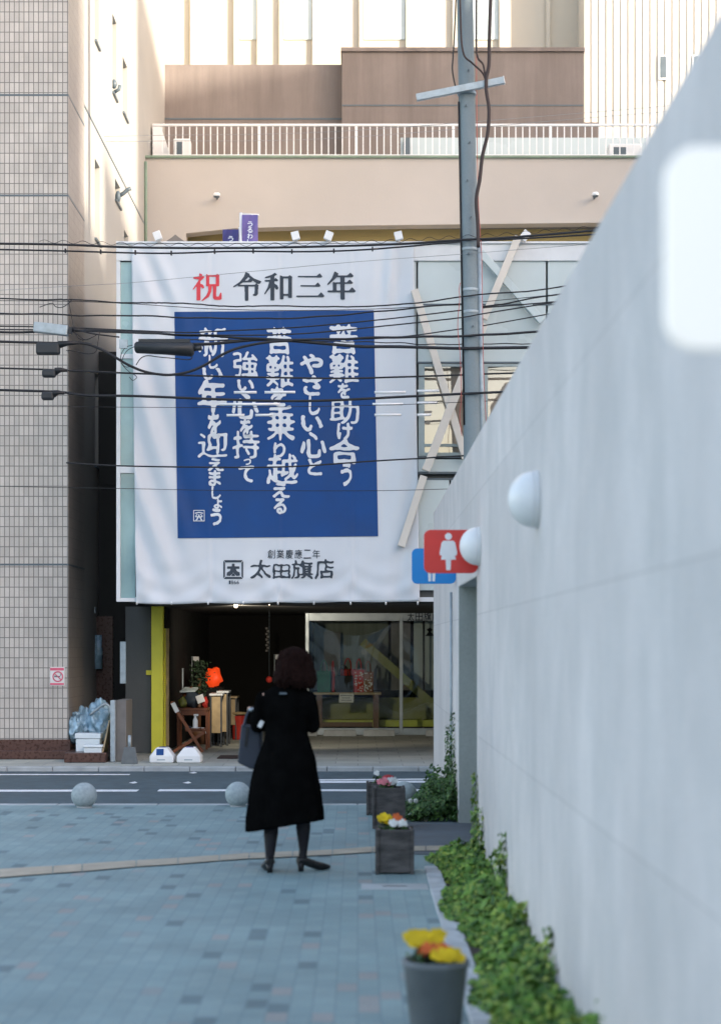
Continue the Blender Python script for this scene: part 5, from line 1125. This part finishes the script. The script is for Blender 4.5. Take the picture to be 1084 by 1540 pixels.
# low buildings across the plaza behind the camera
for k, (x0, x1, y0, h, m, lab) in enumerate(((-70, -34, -30, 9, M['beige'], 'low beige block across the plaza at the far left'), (-33, -12, -36, 12, M['creamwall'], 'cream block across the plaza behind the camera'), (-11, 6, -34, 8, M['panel'], 'low pale block across the plaza right behind the camera'), (7, 20, -38, 13, M['brown'], 'brown block across the plaza beside the pale one'))):
    o = thing('plaza_building', lab, 'building', ((x0 + x1) / 2, y0, 0)); g = MB(); g.box(x0, x1, y0 - 10, y0, 0, h); obj('wall', g, m, o)
    z = 1.0
    while z < h - 2:
        x = x0 + 1
        while x < x1 - 2: g = MB(); g.box(x, x + 1.6, y0 + .002, y0 + .06, z, z + 1.5); obj('window', g, M['mullion'], o); x += 2.6
        z += 3.1

# ------------------------------------------------------------------ the woman
DW = 13.12; SW = F / DW
def wp(px, py, y=0.0): return Vector(((px - CX) / SW, DW + y, HC - (py - CY) / SW))
GZ = 0.0
base = Vector(((432 - CX) / SW, DW, 0))
per = thing('person', 'woman in long black coat with brown bob seen from behind', 'person', base)
g = MB(); C = lambda a, b, r0, r1: g.capsule(a, b, r0, r1, 16)
hip = wp(430, 1130); chest = wp(430, 1060); neck0 = wp(436, 1042, .0); head = wp(443, 1000, .01)
C(hip, wp(430, 1095), .11, .085); C(wp(430, 1095), chest, .085, .095); C(chest, wp(433, 1046), .095, .07); C(neck0, wp(441, 1018, .01), .052, .048)
g.ball(head, (.072, .092, .108), 24, 16); g.ball(head + Vector((.012, .045, -.055)), (.05, .05, .055), 16, 10)
hd = Vector((.30, .95, 0)).normalized(); hs = Vector((hd.y, -hd.x, 0))
nz = head + hd * .10 + Vector((0, 0, -.02)); g.capsule(nz + Vector((0, 0, .025)), nz + hd * .012 + Vector((0, 0, -.012)), .009, .013, 10)
for s in (-1, 1):
    g.ball(head + hs * s * .074 + Vector((0, 0, -.015)), (.014, .022, .032), 10, 8); g.ball(head + hd * .083 + hs * s * .033 + Vector((0, 0, .008)), (.016, .014, .010), 10, 8)
g.ball(head + hd * .088 + Vector((0, 0, -.062)), (.024, .014, .009), 10, 8)
# legs and feet
def leg(hipx, knee, ankle, foot_dir, heel):
    C(hipx, knee, .075, .052); C(knee, knee * .55 + ankle * .45 + Vector((0, -.012, 0)), .05, .052); C(knee * .55 + ankle * .45 + Vector((0, -.012, 0)), ankle, .052, .030)
    C(ankle, heel + Vector((0, 0, .03)), .030, .03); fd = Vector(foot_dir).normalized(); C(heel + Vector((0, 0, .03)), heel + fd * .17 - Vector((0, 0, .005)), .03, .022)
la, ra = wp(406, 1291, -.02), wp(456, 1280, .04)
leg(wp(415, 1140), wp(409, 1222, .02), la, (-.18, 1, -.2), Vector((la.x, la.y - .01, .05)))
leg(wp(446, 1140), wp(456, 1218, .02), ra, (.95, .55, -.16), Vector((ra.x - .01, ra.y, .05)))
# arms (inside the sleeves) and hands
ls, le, lh = wp(397, 1050), wp(388, 1091, .06), wp(378, 1070, .27)
rs_, re, rh = wp(464, 1050), wp(470, 1092, .08), wp(446, 1072, .30)
C(ls, le, .05, .042); C(le, lh, .04, .028); C(rs_, re, .05, .042); C(re, rh, .04, .028)
def hand(wr, dirv, palm_n, curl):
    dirv = dirv.normalized(); side = dirv.cross(palm_n).normalized(); pn = side.cross(dirv).normalized(); pc = wr + dirv * .05
    for k in (-1.4, -.5, .5, 1.4): C(wr + dirv * .012 + side * k * .008, wr + dirv * .082 + side * k * .017, .014, .011)
    for k, L in zip((-1.5, -.5, .5, 1.5), (.055, .072, .078, .068)):
        p = wr + dirv * .085 + side * k * .018; b = p + (dirv * math.cos(curl) - pn * math.sin(curl)) * L * .45; e = b + (dirv * math.cos(curl * 2.2) - pn * math.sin(curl * 2.2)) * L * .33; t = e + (dirv * math.cos(curl * 3.1) - pn * math.sin(curl * 3.1)) * L * .25
        C(p, b, .0085, .008); C(b, e, .008, .0075); C(e, t, .0075, .0065)
    p = wr + dirv * .03 + side * .028; b = p + (dirv * .7 + side * .7 - pn * .3).normalized() * .035; C(p, b, .011, .009); C(b, b + (dirv * .9 + side * .2 - pn * .5).normalized() * .03, .009, .0075)
hand(lh, Vector((-.15, 1, .15)), Vector((0, .2, 1)), .55); hand(rh, Vector((-.25, .8, .5)), Vector((.2, -.5, 1)), .6)
bm_ = remesh(g, .0065, 3)
for v in bm_.vertices: v.co -= base
body = obj('body', bm_, [M['skin'], M['tights']], per)
for p in bm_.polygons:
    if (p.center.z + base.z) < 1.0 and abs(p.center.x) < .3 and p.center.y < .2: p.material_index = 1
# coat
g = MB()
def ring(z0, xl, xr, cy, ry, hem=None, n=64, fold=0.0, ph=0):
    a, b = wp(xl, 0).x, wp(xr, 0).x; cx = (a + b) / 2; rx = (b - a) / 2; out = []
    for k in range(n):
        t = 2 * math.pi * k / n; f = 1 + fold * (math.sin(t * 7 + ph) * .6 + math.sin(t * 11 + 1 + ph) * .4)
        z = z0 if hem is None else z0 + hem * math.cos(t) - .02 * math.sin(t)
        out.append(Vector((cx + rx * f * math.cos(t), DW + cy + ry * f * math.sin(t), z)))
    return out
zz = lambda py: HC - (py - CY) / SW
rg = [ring(zz(1243), 369, 486.5, .02, .225, .045, fold=.05), ring(zz(1230), 369.5, 486, .02, .222, .03, fold=.045), ring(zz(1205), 372.5, 483.5, .02, .21, fold=.04), ring(zz(1180), 377, 480.5, .02, .20, fold=.03), ring(zz(1150), 384, 476.5, .02, .18, fold=.02), ring(zz(1122), 393, 468.5, .02, .155, fold=.012), ring(zz(1104), 397.5, 462, .02, .135), ring(zz(1085), 397.5, 463, .015, .125), ring(zz(1060), 395, 468, .01, .135), ring(zz(1046), 396, 466, .01, .125), ring(zz(1037), 404, 462, .01, .105), ring(zz(1028), 418, 456, .01, .085), ring(zz(1018), 424, 453, .012, .075)]
g.rings(rg)
C = lambda a, b, r0, r1: g.capsule(a, b, r0, r1, 16)
C(ls + Vector((.0, 0, -.012)), le, .062, .056); C(le, lh + (lh - le).normalized() * -.035, .055, .046); C(rs_ + Vector((0, 0, -.012)), re, .062, .056); C(re, rh + (rh - re).normalized() * -.035, .055, .046)
C(ls + Vector((0, 0, -.012)), chest + Vector((0, 0, .03)), .062, .10); C(rs_ + Vector((0, 0, -.012)), chest + Vector((0, 0, .03)), .062, .10)
cm = remesh(g, .009, 4)
for v in cm.vertices:
    q = v.co; q += Vector((mnoise.noise(Vector((q.x * 16, q.y * 9, q.z * 2.5))) * .010, mnoise.noise(Vector((q.x * 16 + 9, q.y * 9, q.z * 2.5))) * .012, 0)); q += Vector((mnoise.noise(q * 9) * .007, mnoise.noise(q * 9 + Vector((5, 0, 0))) * .007, mnoise.noise(q * 7) * .004)); v.co = q - base
obj('coat', cm, M['coat'], per)
g = MB(); c = wp(427, 1042, -.13); g.box(c.x - .025, c.x + .025, c.y - .012, c.y + .01, c.z - .008, c.z + .006); obj('coat_tab', g, M['mullion'], per, bevel=.004)
# hair: curly bob, a shell of overlapping locks
g = MB(); rnd = random.Random(4)
g.ball(head + Vector((.0, -.012, .025)), (.093, .105, .105), 32, 20)
for k in range(210):
    a = rnd.uniform(0, 2 * math.pi); dv = Vector((math.cos(a), math.sin(a), 0))
    if dv.dot(hd) > .60: continue
    zt_ = rnd.uniform(-.05, .115); q = head + Vector((0, -.01, 0)); pts = []; L = rnd.uniform(.115, .175); am = rnd.uniform(.008, .02)
    for j in range(8):
        t = j / 7; z = zt_ * (1 - t) - t * L; rad = (.112 * math.sqrt(max(.06, 1 - (max(z, 0) / .13) ** 2)) + .026 * min(1, max(0, -z / .09)) - .03 * max(0, (-z - .12) / .05)) + am * .7 * math.sin(t * 9 + k)
        pts.append(q + dv * rad + Vector((-dv.y, dv.x, 0)) * am * math.sin(t * 8 + k * 1.7) + Vector((0, 0, z)))
    g.tube(pts, [.010, .013, .014, .014, .013, .012, .010, .005], 7)
hm = remesh(g, .0055, 1)
for v in hm.vertices: v.co -= base
obj('hair', hm, M['hair'], per)
# shoes
def shoe(heel, fd, lab):
    fd = Vector((fd[0], fd[1], 0)).normalized(); sd = Vector((fd.y, -fd.x, 0)); g = MB(); h = Vector((heel.x, heel.y, 0)); rr = []
    for t, wd_, zb_, zt_ in ((-.035, .022, .05, .105), (-.02, .034, .048, .112), (.02, .035, .042, .105), (.07, .034, .020, .085), (.12, .041, .004, .066), (.17, .042, .002, .052), (.205, .03, .004, .040), (.222, .012, .010, .030)):
        c = h + fd * t; rr.append([c + sd * wd_ * math.cos(k * math.pi / 6) + Vector((0, 0, (zt_ + zb_) / 2 + (zt_ - zb_) / 2 * math.sin(k * math.pi / 6))) for k in range(12)])
    g.rings(rr); o = obj('shoe', g, M['shoe'], per)
    g = MB(); c = h + fd * -.008; rr = []
    for z, r in ((0.0, .019), (.03, .021), (.058, .029)): rr.append([c + fd * r * math.cos(k * .5236) + sd * r * math.sin(k * .5236) + Vector((0, 0, z)) for k in range(12)])
    g.rings(rr); hl = obj('heel', g, M['shoe'], o)
shoe(Vector((la.x, la.y - .01, 0)), (-.18, 1), ''); shoe(Vector((ra.x - .01, ra.y, 0)), (.93, .5), '')
# handbag on her left arm
bo = thing('handbag', 'slate blue handbag hanging from the arm of the woman', 'handbag', wp(376, 1158, .2))
g = MB(); ya = .12
fr = [wp(361, 1090, ya), wp(391, 1094, ya), wp(392, 1160, ya), wp(374, 1158, ya), wp(355.5, 1149, ya)]; bk = [v + Vector((.01, .10, .0)) for v in fr]
g.hull(fr, bk); obj('bag_body', g, M['bag'], bo, bevel=.014)
for k in (.0, .1):
    g = MB(); g.tube(crom([wp(365, 1094, ya + k), wp(369, 1078, ya + .04 + k * .3), wp(376, 1066, .19), wp(384, 1077, ya + .04 + k * .3), wp(388, 1097, ya + k)]), .009, 8); obj('handle', g, M['bag'], bo)
g = MB(); c = wp(371, 1112, ya - .012); g.beam(wp(371, 1094, ya - .006), wp(368, 1124, ya - .006), .018, .008); obj('strap', g, M['shoe'], bo)
g = MB(); c = wp(393, 1088, -.02); g.beam(wp(390, 1094, -.0), wp(395, 1084, -.0), .032, .02); obj('tag', g, M['paper'], bo, bevel=.005)
g = MB(); g.ball(wp(377, 1068, .10), (.022, .02, .014), 12, 8); obj('clasp', g, M['steel'], bo)
